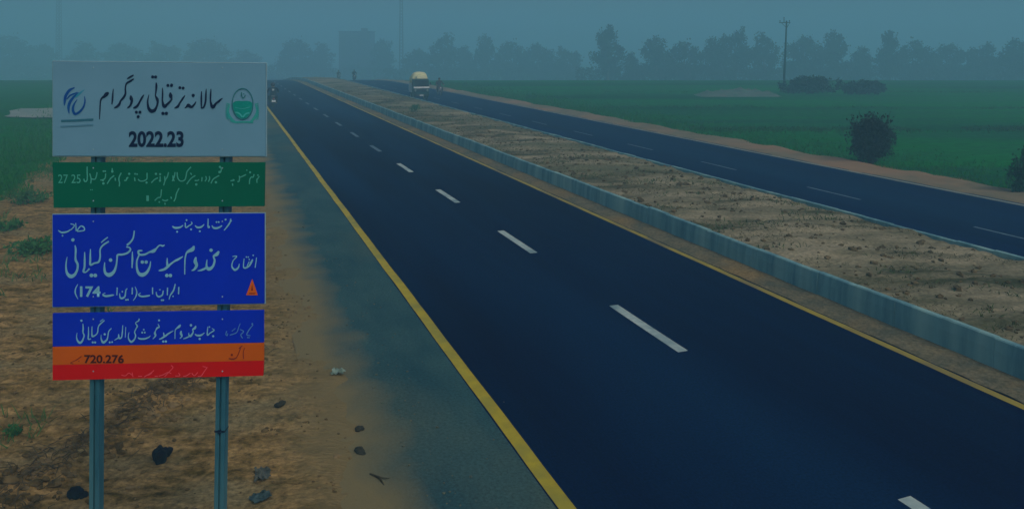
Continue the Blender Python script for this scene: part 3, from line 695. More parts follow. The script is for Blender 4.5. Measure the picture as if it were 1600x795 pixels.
# dust and crumbs blown over the shoulder
mb = MB()
for _ in range(500):
    s = 4 + 30 * rr.random() ** 1.5; t = 2.2 + abs(rr.gauss(0, .5)); r = abs(rr.gauss(0, .007)) + .003
    mb.ball(W(t, s, r * .4), (r * 1.3, r, r * .7), 5, 3, .3, _)
tag(mb.build('shoulder_grit', mat('grit', A(66, 74, 66), A(48, 64, 64), rough=.95, scale=9)), kind='stuff')

def shrub(name, label, cat, loc, w_, d_, h_, n, leaf, m_leaf, seed, spiky=0.0, group=None, lobes=None, stems=14, kind_up=.4):
    o = thing(name, label, cat, loc, 0, group); rr = random.Random(seed); mb = MB(); st = MB()
    lobes = lobes or [(0, 0, .5, .5, .5)]
    for i in range(n):
        lx, ly, lz, lr, lh = lobes[rr.randrange(len(lobes))]
        u = Vector((rr.gauss(0, 1), rr.gauss(0, 1), rr.gauss(0, 1))).normalized() * (rr.random() ** .42)
        k = 1 + .22 * noise.noise(u * 2.5 + Vector((seed, 0, 0)))
        p = Vector((lx * w_ + u.x * lr * w_ * k, ly * d_ + u.y * lr * d_ * k, lz * h_ + u.z * lh * h_ * k))
        if p.z < 0.02: p.z = rr.uniform(.02, .2 * h_)
        if noise.noise(p * (2.2 / max(w_, .4)) * 2 + Vector((0, seed, 0))) < -.28: continue
        mb.leaf(p, leaf * rr.uniform(.6, 1.4), rr, kind_up)
    for i in range(stems):
        a = rr.uniform(0, 6.28); q = rr.random() ** .6; tip = Vector((math.cos(a) * .46 * w_ * q, math.sin(a) * .46 * d_ * q, h_ * rr.uniform(.75, 1.0 + spiky * .25)))
        mid = tip * .5 + Vector((0, 0, .08 * h_)); st.tube([(tip.x * .08, tip.y * .08, -.05), mid, tip], [.018 * h_, .011 * h_, .004 * h_], 5)
        if spiky:
            for q in range(int(16 * spiky)): mb.leaf(mid.lerp(tip, rr.uniform(.3, 1.05)) + Vector((rr.gauss(0, .03), rr.gauss(0, .03), 0)) * w_, leaf * 1.2, rr, 1.0)
    mb.build('foliage', m_leaf, o); st.build('stem', m_bark, o); return o
m_bark = mat('bark', A(40, 44, 40), A(30, 36, 36), rough=.95, scale=8)
m_bush = mat('dark_bush_leaf', (.001, .012, .016), (.004, .022, .022), rough=.8, scale=3, detail=3)
m_bush2 = mat('mid_bush_leaf', A(10, 58, 54, 28), A(20, 66, 58, 28), rough=.8, scale=3, detail=3)
m_hedge = mat('hedge_leaf', (.006, .03, .03), (.01, .04, .036), rough=.8, scale=1.5, detail=3)
m_low = mat('low_plant_leaf', A(24, 72, 44), A(40, 76, 50), rough=.8, scale=4, detail=3)
g = px(1361, 255)
shrub('round_bush', 'round dark green bush on the edge of the far verge', 'bush', g, 2.2, 2.1, 2.1, 8500, .13, m_bush, 3, .6,
      lobes=[(0, 0, .52, .47, .46), (-.12, 0, .42, .36, .38), (.14, .05, .46, .36, .4), (.0, -.1, .62, .3, .36)], stems=40)
g = px(1603, 303)
shrub('leafy_bush', 'upright leafy bush cut by the right edge of the photo', 'bush', g, 1.5, 1.2, 1.35, 1300, .13, m_bush2, 5, 1.0,
      lobes=[(0, 0, .42, .42, .42), (-.2, 0, .35, .25, .35)], stems=22)
g = px(1266, 146)
shrub('hedge', 'long low dark thicket at the foot of the utility pole', 'hedge', g, 7.4, 3.5, 1.95, 5200, .28, m_hedge, 7, 0, stems=20,
      lobes=[(-.33, 0, .42, .18, .42), (-.12, 0, .52, .2, .48), (.1, 0, .55, .2, .46), (.3, 0, .48, .2, .46), (0, 0, .3, .45, .3)])
g = px(1349, 147)
shrub('hedge', 'shorter rounded thicket right of the long one by the utility pole', 'hedge', g, 5.2, 3.0, 1.65, 3600, .28, m_hedge, 8, 0, stems=16,
      lobes=[(-.25, 0, .4, .22, .38), (.05, 0, .52, .25, .46), (.28, 0, .42, .2, .4), (0, 0, .3, .45, .3)])
for x, y, ww, hh, nn, sd_, lab in ((52, 398, 1.3, .32, 700, 11, 'low green weed patch on bare earth at the left edge, nearest the sign panels'),
                              (45, 318, 1.6, .38, 700, 12, 'scrubby green plant by the field edge at the far left'),
                              (14, 362, .9, .22, 300, 13, 'small dull plant at the left edge between two larger weed patches'),
                              (20, 686, .22, .12, 170, 14, 'tiny bright green seedling on earth at lower left'),
                              (655, 181, .9, .5, 260, 15, 'small grey green shrub on the median just in front of the truck')):
    g = px(x, y)
    tt, ss = g.x * CT + g.y * ST, -g.x * ST + g.y * CT
    g.z = (med_z(tt, ss) if tt > 11 else verge_z(tt, ss)) - .01
    if tt > 11: g = W(13.6, ss - 1.5, med_z(13.6, ss - 1.5))
    shrub('weed_plant', lab, 'plant', g, ww, ww * .8, hh, nn, .10 if ww > .5 else .05, m_low, sd_, .5 if ww > .5 else 0, stems=8)

# ------------------------------------------------------------------ debris on the verge
def vpt(x, y):
    g = px(x, y); tt, ss = g.x * CT + g.y * ST, -g.x * ST + g.y * CT; g.z = verge_z(tt, ss); return g
m_rag = mat('dark_rag', A(4, 20, 34), A(10, 30, 42), rough=.9, scale=9, bump=.5)
m_dst = mat('dark_stone', A(26, 36, 38), A(40, 46, 44), rough=.9, scale=9, bump=.6)
m_lit = mat('crumpled_litter', A(62, 70, 68), A(38, 50, 52), rough=.7, scale=10)
m_litw = mat('white_litter', A(96, 116, 112), A(74, 96, 96), rough=.6, scale=12)
def lump(name, label, cat, x, y, size, m, seed, flat=.7, n=12):
    mb = MB(); rr = random.Random(seed); g = vpt(x, y)
    for j in range(3):
        q0 = len(mb.v); c0 = Vector((rr.gauss(0, size[0] * .2), rr.gauss(0, size[1] * .2), size[2] * (.3 + .14 * j))); mb.ball(c0, (size[0] * rr.uniform(.3, .5), size[1] * rr.uniform(.3, .5), size[2] * rr.uniform(.4, .6)), 22, 14)
        for q in range(q0, len(mb.v)):
            v = Vector(mb.v[q]); u = (v - c0); k = 1 + .38 * noise.noise(v * (2.2 / size[0]) + Vector((seed * 3.1, j, 0))) + .2 * noise.noise(v * (6 / size[0])); mb.v[q] = tuple(c0 + u * k)
    o = mb.build(name, m, None, True); o.location = g; o.rotation_euler = (0, 0, rr.uniform(0, 6)); return tag(o, label, cat)
lump('discarded_rag', 'dark pointed bundle of cloth lying between the two sign posts', 'rag', 252, 718, (.19, .17, .18), m_rag, 1)
lump('discarded_rag', 'dark flat cloth lying beside the foot of the left sign post', 'rag', 122, 776, (.23, .14, .10), m_rag, 2)
lump('stone', 'dark stone on sandy earth right of the sign, level with its lower posts', 'stone', 437, 640, (.14, .12, .07), m_dst, 3)
lump('stone', 'dark jagged stone near the edge of the dusty shoulder', 'stone', 563, 708, (.17, .13, .07), m_dst, 4)
lump('stone', 'small brown stone on the verge close above the jagged one', 'stone', 561, 672, (.12, .09, .05), m_dst, 5)
def litter(label, x, y, size, m, seed):
    """crumpled sheet"""
    rr = random.Random(seed); N = 9; vs = []
    for j in range(N):
        for i in range(N):
            u, v = i / (N - 1) - .5, j / (N - 1) - .5
            vs.append((u * size[0] + rr.gauss(0, .012), v * size[1] + rr.gauss(0, .012), .02 + size[2] * (abs(noise.noise(Vector((u * 5, v * 5, seed)))) * 1.3 + .1 * rr.random())))
    mb = MB(); mb.add(vs, [(j * N + i, j * N + i + 1, (j + 1) * N + i + 1, (j + 1) * N + i) for j in range(N - 1) for i in range(N - 1)])
    o = mb.build('crumpled_litter', m); o.location = vpt(x, y); o.rotation_euler = (0, 0, rr.uniform(0, 3)); return tag(o, label, 'litter')
litter('crumpled grey plastic on earth right of the right sign post, farther piece', 410, 744, (.26, .18, .07), m_lit, 1)
litter('crumpled dark grey plastic right of the right sign post, nearer piece', 408, 778, (.22, .17, .07), mat('dark_litter', A(38, 60, 66), A(24, 44, 52), rough=.7, scale=10), 2)
litter('small white scrap of litter on the sandy edge of the shoulder', 528, 587, (.2, .17, .1), m_litw, 3)
mb = MB(); a, b = vpt(578, 740), vpt(602, 760)
mb.tube([a + Vector((0, 0, .03)), a.lerp(b, .5) + Vector((.02, .03, .05)), b + Vector((0, 0, .02))], [.012, .015, .008], 6); mb.tube([a.lerp(b, .5) + Vector((.02, .03, .05)), a.lerp(b, .7) + Vector((.1, .05, .06))], [.008, .004], 5)
tag(mb.build('stick', m_bark), 'thin dark broken stick at the bottom edge of the verge', 'stick')
# roots and brushwood tangled in the windrow
rr = random.Random(31); mb = MB()
for _ in range(420):
    s = rr.uniform(9.6, 14.2); t = -1.0 + .7 * (s - 12.4) + rr.gauss(0, .28)
    p = on_verge(t, s); a = rr.uniform(0, 6.28); l = rr.uniform(.08, .32)
    e = p + Vector((math.cos(a) * l, math.sin(a) * l, rr.uniform(.0, .1)))
    mb.tube([p + Vector((0, 0, .005)), p.lerp(e, .5) + Vector((rr.gauss(0, .02), rr.gauss(0, .02), .03)), e], [.005, .006, .003], 4)
tag(mb.build('brushwood', mat('dead_twigs', A(66, 64, 54), A(40, 42, 38), rough=.95, scale=5)), kind='stuff')

# ------------------------------------------------------------------ utility pole
m_pole = mat('grey_pole', (.01, .045, .055), (.008, .035, .045), rough=.8, scale=3)
d0 = 106.0; base = px(1224.5, 0, d0); base.z = drop(d0)
up = thing('utility_pole', 'slender utility pole leaning slightly right behind the long thicket', 'utility pole', base)
top = px(1229, 33, d0) - base
mb = MB(); mb.tube([(0, 0, -.3), top * .5 + Vector((.03, 0, 0)), top], [.17, .13, .1], 10); mb.build('pole', m_pole, up, True)
mb = MB(); mb.box(top + Vector((-.25, 0, -.25)), (1.5, .1, .1)); mb.tube([top + Vector((.45, -.05, -.25)), top + Vector((0, -.05, -1.0))], .03, 6); mb.tube([top + Vector((-.75, -.05, -.25)), top + Vector((0, -.05, -1.0))], .03, 6); mb.build('crossarm', m_pole, up)
for dx, hh in ((-.9, .0), (-.35, .42), (.4, .0)):
    mb = MB(); p = top + Vector((dx, 0, -.2 + hh)); mb.tube([p, p + Vector((0, 0, .1)), p + Vector((0, 0, .13)), p + Vector((0, 0, .28))], [.03, .03, .09, .04], 8); mb.build('insulator', mat('insulator', A(20, 40, 60), rough=.4), up, True)
mb = MB(); mb.tube([top + Vector((-.35, 0, -.25)), top + Vector((-.35, 0, .25))], .05, 6); mb.build('top_bracket', m_pole, up)

# ------------------------------------------------------------------ tall masts in the haze
m_mast = mat('hazy_steel', (.03, .05, .06), (.03, .045, .055), rough=.8, scale=1)
def mast(label, x, d, hgt, wid):
    p = px(x, 0, d); p.z = drop(d) - .2
    o = thing('lattice_mast', label, 'mast', p); mb = MB(); br = MB(); h = wid / 2
    for sx, sy in ((-1, -1), (1, -1), (1, 1), (-1, 1)): mb.tube([(sx * h * 1.5, sy * h * 1.5, 0), (sx * h, sy * h, hgt)], [.09, .07], 6)
    nz_ = int(hgt / (wid * 1.3))
    for i in range(nz_):
        z0, z1 = hgt * i / nz_, hgt * (i + 1) / nz_; k0, k1 = h * (1.5 - .5 * i / nz_), h * (1.5 - .5 * (i + 1) / nz_)
        cs = [(-1, -1), (1, -1), (1, 1), (-1, 1)]
        for q in range(4):
            a, b = cs[q], cs[(q + 1) % 4]
            br.tube([(a[0] * k0, a[1] * k0, z0), (b[0] * k1, b[1] * k1, z1)], .04, 4); br.tube([(b[0] * k0, b[1] * k0, z0), (a[0] * k1, a[1] * k1, z1)], .04, 4)
    mb.build('corner_legs', m_mast, o); br.build('bracing', m_mast, o)
mast('faint tall mast in the haze above the trees right of the blocky building', 627, 285, 36, .9)
mast('faint tall mast in the haze rising behind the left end of the sign', 92, 295, 36, 1.1)

# ------------------------------------------------------------------ far building
m_bw = mat('hazy_wall', (.05, .07, .10), (.045, .06, .09), rough=.9, scale=.6); m_bwin = mat('dark_opening', (.02, .03, .045), rough=.6)
db = 340.0; p = px(554, 0, db); p.z = drop(db) - .1
bd = thing('flat_roofed_building', 'faint flat roofed building block standing in the haze above the far carriageway', 'building', p, R(-4))
hb = (H + (HY - 50) / F * db) - p.z; wb = 50 / F * db
MB().box((0, 4, hb / 2), (wb, 8, hb)).build('wall', m_bw, bd)
MB().box((0, 4, hb + .13), (wb + .7, 8.7, .25)).build('roof_slab', m_bw, bd)
MB().box((wb * .22, 5, hb + .25 + .7), (2.4, 2.4, 1.4)).build('stair_head', m_bw, bd)
for i in range(4):
    for j in range(int(hb // 3.4)):
        x_, z_ = (i - 1.5) * wb / 4.3, 1.7 + j * 3.4 + .4
        f = MB().box((x_, -.02, z_), (1.3, .06, 1.5)).build('window', m_bwin, bd)
        MB().box((x_, -.12, z_ - .82), (1.6, .24, .1)).build('sill', m_bw, f)
        MB().box((x_, -.2, z_ + .95), (1.8, .42, .1)).build('sunshade', m_bw, f)

# ------------------------------------------------------------------ trees beyond the crest
m_tleaf = mat('tree_leaf', (.018, .04, .03), (.028, .05, .035), rough=.85, scale=.5, detail=3)
m_trunk = mat('tree_bark', (.12, .10, .08), (.08, .07, .06), rough=.95, scale=2)
def tree_meshes(kind, seed):
    """unit-ish tree: height 10, crown width about 8; returns trunk and crown meshes"""
    rr = random.Random(seed); tr = MB(); cr_ = MB(); tips = []
    if kind == 'tall': lob = [(0, 0, 8.4, 1.7, 1.6), (.3, .2, 6.8, 2.5, 1.7), (-.9, 0, 5.2, 2.7, 1.6), (1.1, 0, 4.6, 2.8, 1.7), (0, 0, 2.9, 3.1, 1.6)]
    elif kind == 'broad': lob = [(0, 0, 7.6, 2.6, 2.1), (-2.1, .3, 6.2, 2.2, 1.9), (2.1, -.2, 6.5, 2.2, 1.9), (-2.4, 0, 3.8, 2.2, 1.7), (2.3, 0, 3.7, 2.3, 1.8), (0, 0, 4.0, 3.0, 2.2), (0, 0, 2.2, 3.4, 1.3)]
    elif kind == 'oval': lob = [(0, 0, 7.9, 2.2, 2.0), (.8, 0, 6.0, 2.7, 2.0), (-1.0, 0, 5.3, 2.7, 2.0), (0, 0, 3.6, 3.3, 1.8), (0, 0, 2.0, 3.2, 1.2)]
    else: lob = [(-.8, 0, 8.0, 1.6, 1.8), (1.4, 0, 7.0, 1.9, 1.7), (-2.2, 0, 5.4, 1.9, 1.8), (2.3, 0, 4.6, 1.8, 1.7), (0, 0, 4.8, 2.8, 2.0), (0, 0, 2.4, 3.5, 1.5)]
    tr.tube([(0, 0, -.3), (.1, 0, 1.6), (.0, .1, 4.2), (.1, 0, 7.5)], [.34, .26, .17, .05], 8)
    for (x, y, z, r, h) in lob:
        tr.tube([(0.05, 0, max(1, z * .4)), (x * .6, y * .6, z * .75), (x, y, z)], [.14, .09, .03], 5)
        for _ in range(5):
            u = Vector((rr.gauss(0, 1), rr.gauss(0, 1), rr.gauss(0, .7))).normalized(); tr.tube([(x, y, z), (x + u.x * r * .9, y + u.y * r * .9, z + u.z * h * .9)], [.05, .015], 4)
        nl = int(190 * r * h)
        cl = [Vector((rr.gauss(0, 1), rr.gauss(0, 1), rr.gauss(0, 1))).normalized() * rr.uniform(.3, 1.0) for _ in range(22)]
        for _ in range(nl):
            c = cl[rr.randrange(22)]; u = c + Vector((rr.gauss(0, .17), rr.gauss(0, .17), rr.gauss(0, .17)))
            cr_.leaf((x + u.x * r, y + u.y * r, max(.3, z + u.z * h)), rr.uniform(.28, .6), rr, .1, .7)
    return tr, cr_
PROTO = {}
def tree(kind, seed, x, topy, wpx, d, label):
    key = (kind, seed)
    p = px(x, 0, d); p.z = drop(d) - .05
    hh = (H + (HY - topy) / F * d) - p.z; ww = wpx / F * d
    if key not in PROTO:
        o = thing('tree', label, 'tree', p, 0, 'trees beyond the fields'); tr, cr_ = tree_meshes(kind, seed)
        tr.build('trunk', m_trunk, o); cr_.build('crown', m_tleaf, o); PROTO[key] = o
    else:
        o = copy_tree(PROTO[key]); o.location = p; tag(o, label)
    o.scale = (ww / 7.6, ww / 7.6 * .9, hh / 10.0); o.rotation_euler = (0, 0, rnd.choice([0, 0, math.pi]) + rnd.uniform(-.3, .3))
    return o
KIN = [('broad', 1), ('oval', 2), ('forked', 3), ('tall', 4), ('oval', 5), ('broad', 6), ('forked', 7)]
TREES = [  # x, top, width, distance, kind index, label
 (14, 56, 66, 215, 0, 'faint broad tree at the far left edge of the photo'),
 (66, 68, 54, 225, 1, 'faint low tree just left of the left mast in the haze'),
 (128, 66, 60, 220, 4, 'faint tree showing over the left part of the sign top, right of the mast'),
 (190, 67, 62, 225, 5, 'faint tree over the black heading\'s left half, second right of the left mast'),
 (252, 64, 62, 220, 6, 'faint tree over the middle of the sign top'),
 (322, 61, 72, 215, 0, 'broad faint tree over the green seal end of the sign'),
 (385, 78, 50, 225, 2, 'lowest faint tree near the upper right corner of the sign'),
 (462, 61, 52, 208, 0, 'hazy rounded tree right of the sign at the end of the main road'),
 (500, 67, 48, 215, 4, 'hazy tree just left of the blocky building'),
 (598, 60, 46, 212, 1, 'hazy tree touching the right side of the blocky building'),
 (655, 76, 54, 210, 5, 'low wide hazy tree above the truck'),
 (695, 51, 48, 198, 2, 'hazy flat topped tree right above the brown motorcyclist'),
 (728, 72, 40, 205, 4, 'small hazy tree between the flat topped tree and a narrow pointed one'),
 (757, 52, 38, 200, 1, 'narrow pointed hazy tree right of the small tree by the flat topped one'),
 (798, 65, 52, 200, 0, 'wide hazy tree left of centre on the horizon'),
 (840, 67, 54, 198, 5, 'wide hazy tree next to another in the middle of the horizon'),
 (884, 72, 54, 195, 6, 'low hazy tree close left of the tallest tree'),
 (950, 38, 60, 185, 3, 'tallest narrow topped hazy tree standing clear in the middle of the horizon'),
 (988, 82, 36, 190, 4, 'very low hazy tree close right of the tallest tree'),
 (1025, 55, 54, 185, 1, 'upright hazy tree, second right of the tallest tree'),
 (1069, 65, 58, 183, 0, 'rounded hazy tree beside the earth mound\'s left end'),
 (1116, 58, 48, 182, 4, 'hazy tree above the earth mound, shorter than its right neighbour'),
 (1150, 41, 60, 180, 6, 'big hazy tree with a high top left of the utility pole'),
 (1194, 50, 48, 182, 2, 'hazy tree next to the utility pole on its left'),
 (1256, 55, 58, 186, 5, 'hazy tree next to the utility pole on its right'),
 (1302, 46, 48, 186, 1, 'upright hazy tree above the middle of the long thicket'),
 (1344, 73, 48, 190, 4, 'low hazy tree above the shorter thicket'),
 (1390, 47, 50, 182, 3, 'tall hazy tree right of the shorter thicket'),
 (1430, 63, 58, 186, 0, 'rounded hazy tree, first right of the tall one beyond the shorter thicket'),
 (1484, 68, 64, 190, 5, 'low broad hazy tree beyond the field right of the round bush'),
 (1538, 65, 60, 184, 6, 'hazy tree second from the right edge of the photo'),
 (1588, 59, 64, 176, 1, 'darker hazy tree at the right edge of the photo'),
]
for x, ty, wd, d, ki, lab in TREES: tree(*KIN[ki], x, ty, wd, d * (1.52 if x < 600 else 1.38 if x < 900 else 1.12), lab)
# undergrowth that reads as one mass under the trees
mb = MB(); rr = random.Random(77)
for _ in range(42000):
    x = rr.uniform(-60, 1660); d = rr.uniform(300, 340) if x < 600 else rr.uniform(265, 295) if x < 900 else rr.uniform(208, 236)
    p = px(x, 0, d); hh = 5.2 + 2.2 * fbm(x, 0, .012, 4, 3) + 1.2 * fbm(x, 0, .05, 3, 8)
    p.z = drop(d) + hh * rr.random() ** .7
    mb.leaf(p, rr.uniform(.4, .9), rr, .2, .7)
tag(mb.build('undergrowth', m_tleaf), kind='stuff')

# ------------------------------------------------------------------ people and motorcycles
def skin_mesh(joints, edges, root, sub=2):
    me = bpy.data.meshes.new('body'); me.from_pydata([j[0] for j in joints], edges, [])
    o = bpy.data.objects.new('body', me); COL.objects.link(o)
    sk = o.modifiers.new('skin', 'SKIN'); sk.use_smooth_shade = True
    for v, j in zip(me.skin_vertices[0].data, joints): v.radius = (j[1], j[1] * (j[2] if len(j) > 2 else 1))
    me.skin_vertices[0].data[root].use_root = True
    ss_ = o.modifiers.new('sub', 'SUBSURF'); ss_.levels = sub; ss_.render_levels = sub
    dg = bpy.context.evaluated_depsgraph_get(); m2 = bpy.data.meshes.new_from_object(o.evaluated_get(dg))
    bpy.data.objects.remove(o); return m2
RIDER = [((0, -.17, .86), .16, .85), ((0, -.15, 1.08), .15, .8), ((0, -.10, 1.30), .175, .75), ((0, -.06, 1.45), .065), ((0, -.03, 1.56), .085, 1.1), ((0, -.02, 1.67), .085, 1.1),
         ((-.20, -.09, 1.38), .075), ((-.31, .10, 1.16), .055), ((-.31, .33, 1.05), .038), ((-.31, .41, 1.03), .034),
         ((.20, -.09, 1.38), .075), ((.31, .10, 1.16), .055), ((.31, .33, 1.05), .038), ((.31, .41, 1.03), .034),
         ((-.11, -.12, .84), .115), ((-.22, .24, .74), .088), ((-.19, .08, .36), .07), ((-.19, .22, .30), .04),
         ((.11, -.12, .84), .115), ((.22, .24, .74), .088), ((.19, .08, .36), .07), ((.19, .22, .30), .04)]
RE = [(0, 1), (1, 2), (2, 3), (3, 4), (4, 5), (2, 6), (6, 7), (7, 8), (8, 9), (2, 10), (10, 11), (11, 12), (12, 13), (0, 14), (14, 15), (15, 16), (16, 17), (0, 18), (18, 19), (19, 20), (20, 21)]
m_skin = mat('skin', (.26, .15, .10), (.22, .13, .09), rough=.6); m_hair = mat('black_hair', (.01, .01, .012), rough=.6); m_shoe = mat('sandal', (.03, .025, .02), rough=.7)
def rider_mesh(mats):
    me = skin_mesh(RIDER, RE, 0)
    for m in mats: me.materials.append(m)
    for p in me.polygons:
        c = p.center; k = 0                                         # tunic
        if c.z > 1.475 and abs(c.x) < .16: k = 1                    # neck, head
        elif c.y > .31 and c.z > .95: k = 1                         # hands
        elif c.z < .34: k = 3                                       # shoes
        elif c.z < .80 or (c.y > .05 and c.z < .9): k = 2           # trousers
        p.material_index = k
    return me
def rider(label, parent_loc, rz, cloth, trouser, scale=1.0, patch=None, group=None):
    o = thing('person', label, 'person', parent_loc, rz, group); o.scale = (scale,) * 3
    me = rider_mesh([cloth, m_skin, trouser, m_shoe]); b = bpy.data.objects.new('body', me); COL.objects.link(b); b.parent = o
    # fingers closed round the grips, thumb below; face
    f = MB()
    for sx in (-1, 1):
        for q in range(4):
            x_ = sx * (.285 + .018 * q); ln = (.026, .030, .029, .024)[q]
            f.tube([(x_, .40, 1.045), (x_, .44, 1.052), (x_, .455, 1.052 - ln), (x_, .43, 1.05 - ln * 1.6)], [.010, .0095, .009, .007], 6)
        f.tube([(sx * .275, .38, 1.03), (sx * .27, .42, 1.012), (sx * .285, .445, 1.008)], [.011, .010, .008], 6)
    f.ball((0, .085, 1.60), (.014, .022, .024), 8, 6)
    for sx in (-1, 1): f.ball((sx * .088, -.03, 1.61), (.012, .022, .032), 8, 5)
    f.build('fingers_and_nose', m_skin, b, True)
    e = MB()
    for sx in (-1, 1): e.ball((sx * .034, .066, 1.625), (.012, .008, .007), 8, 5)
    e.box((0, .074, 1.555), (.045, .008, .008)); e.build('eyes_and_mouth', m_hair, b)
    h = MB(); h.ball((0, -.035, 1.665), (.098, .105, .085), 14, 9, .03, 4); h.build('hair', m_hair, o, True)
    # loose shirt tail over the saddle
    tl = MB(); rings = []
    for z_, wx, y0, y1 in ((1.0, .17, -.31, -.02), (.88, .20, -.36, .03), (.74, .23, -.42, .10)):
        rings.append([(wx * math.cos(a), (y0 + y1) / 2 + (y1 - y0) / 2 * math.sin(a), z_ - .03 * math.cos(a) ** 2) for a in [2 * math.pi * q / 16 for q in range(16)]])
    tl.loft(rings, False); tl.build('tunic_tail', cloth, o, True)
    if patch:
        c = MB(); c.box((0, -.285, 1.27), (.13, .05, .15), (R(12), 0, 0), .8)
        hm = MB(); hm.ball((0, -.02, 1.64), (.135, .15, .15), 16, 10); hm.build('helmet', m_blk, o, True); c.build('backpack', patch, o, bevel=.02)
    return o
m_rub = mat('tyre_rubber', (.015, .015, .016), rough=.8); m_chr = mat('chrome', (.45, .46, .48), rough=.25, metal=.9); m_blk = mat('black_enamel', (.012, .014, .018), rough=.35, spec=.5)
m_tank = mat('red_tank', (.16, .015, .012), rough=.3, spec=.5); m_lamp = mat('lamp_glass', (.62, .66, .66), rough=.15, spec=.6); m_tail = mat('tail_lens', (.35, .02, .02), rough=.3); m_plate = mat('pale_plate', (.6, .66, .68), rough=.5)
def motorcycle(label, loc, rz, group=None):
    o = thing('motorcycle', label, 'motorcycle', loc, rz, group)
    for y_ in (.62, -.6):
        wv = MB().torus((0, y_, .29), .25, .04).build('tyre', m_rub, o, True)
        r_ = MB().torus((0, y_, .29), .205, .014, n=20, m=6); r_.tube([(-.05, y_, .29), (.05, y_, .29)], .05, 10)
        for q in range(12):
            a = q * math.pi / 6; r_.tube([(.02 * (-1) ** q, y_, .29), (0, y_ + .2 * math.cos(a), .29 + .2 * math.sin(a))], .003, 4)
        r_.build('rim', m_chr, wv)
    fr = MB(); fr.tube([(0, .42, .86), (0, .2, .55), (0, -.05, .42), (0, -.3, .5), (0, -.55, .72)], .022, 8); fr.tube([(0, .42, .86), (0, .0, .74), (0, -.6, .72)], .022, 8)
    for sx in (-.07, .07): fr.tube([(sx, -.25, .42), (sx, -.6, .29)], .018, 6); fr.tube([(sx, -.62, .32), (sx, -.5, .68)], .022, 8)
    fr.build('frame', m_blk, o, True)
    fk = MB()
    for sx in (-.08, .08): fk.tube([(sx, .62, .29), (sx, .47, .72), (sx, .40, .95)], [.022, .026, .02], 8)
    fk.build('fork', m_chr, o, True)
    hb_ = MB(); hb_.tube([(-.36, .40, 1.03), (-.26, .42, 1.04), (-.1, .41, .97), (.1, .41, .97), (.26, .42, 1.04), (.36, .40, 1.03)], .013, 8)
    for sx in (-1, 1): hb_.tube([(sx * .24, .42, 1.04), (sx * .3, .4, 1.22)], .005, 5); hb_.ball((sx * .32, .395, 1.25), (.055, .012, .035), 10, 6)
    hb_.build('handlebar', m_blk, o, True)
    MB().ball((0, .52, .86), (.085, .07, .085), 12, 8).build('headlight_shell', m_blk, o, True)
    MB().tube([(0, .565, .86), (0, .592, .86), (0, .60, .86)], [.08, .078, .05], 14).build('headlight', m_lamp, o, True)
    tk = MB(); tk.loft([[(wx * math.cos(a), y_, z_ + hz_ * math.sin(a)) for a in [2 * math.pi * q / 12 for q in range(12)]] for y_, wx, z_, hz_ in ((-.02, .08, .80, .06), (.08, .12, .83, .09), (.25, .13, .85, .10), (.38, .08, .86, .06))]); tk.build('fuel_tank', m_tank, o, True)
    st_ = MB(); st_.box((0, -.34, .80), (.24, .66, .09), None, .9); st_.build('saddle', m_blk, o, bevel=.025)
    en = MB(); en.box((0, .05, .40), (.22, .32, .24)); en.tube([(0, .1, .48), (0, .3, .52)], .08, 10); en.build('engine', m_chr, o, bevel=.02)
    MB().tube([(.1, .28, .46), (.12, .2, .3), (.13, -.2, .27), (.14, -.8, .32)], [.02, .022, .04, .045], 8).build('exhaust', m_chr, o, True)
    for y_, a0, a1, nm in ((.62, 20, 150, 'front_mudguard'), (-.6, 30, 175, 'rear_mudguard')):
        mg = MB(); rings = []
        for q in range(11):
            a = R(a0 + (a1 - a0) * q / 10); ry = math.cos(a) * .32; rings.append([(x_, y_ + ry + off * math.cos(a), .29 + (.32 + off) * math.sin(a)) for x_, off in ((-.06, -.02), (0, .02), (.06, -.02), (0, .012))])
        mg.loft(rings); mg.build(nm, m_blk, o, True)
    MB().box((0, -.88, .66), (.1, .05, .07)).build('tail_light', m_tail, o, bevel=.01)
    MB().box((0, -.93, .48), (.22, .012, .14), (R(-12), 0, 0)).build('number_plate', m_plate, o)
    return o
def cl(name, c): return mat(name, c, tuple(v * .8 for v in c), rough=.9, scale=8)
AWAY, COME = TH, TH + math.pi
g = px(426.5, 167); motorcycle('dark motorcycle riding away beside the right edge of the sign', g, AWAY, None).scale = (1.5, 1.2, 1.2)
rider('rider in dark clothes with a small pale bag on the back, beside the sign edge', g, AWAY, cl('navy_cloth', (.006, .014, .03)), cl('dark_trousers', (.006, .01, .02)), 1.2, cl('pale_bag', (.55, .6, .62))).scale = (1.5, 1.2, 1.2)
g = px(686.5, 149.5); motorcycle('motorcycle coming towards the camera right of the truck', g, COME)
rider('rider in a long brown tunic on the motorcycle right of the truck', g, COME, cl('brown_cloth', (.05, .04, .035)), cl('brown_trousers', (.04, .035, .03)), 1.12).scale = (1.3, 1.12, 1.12)
g = px(553.5, 126); g.z = drop(g.y); motorcycle('distant motorcycle at the hazy end of the far carriageway, the clearer of two', g, COME)
rider('dark blue clad rider on the clearer distant motorcycle', g, COME, cl('blue_cloth', (.003, .008, .014)), cl('blue_trousers', (.003, .006, .01)), 1.05)
g = px(529, 0, 141); g.z = drop(141); motorcycle('distant motorcycle almost lost in haze past the crest', g, COME)
rider('greyish rider almost lost in haze past the crest', g, COME, cl('grey_cloth', (.04, .045, .045)), cl('grey_trousers', (.04, .045, .045)), 1.05)

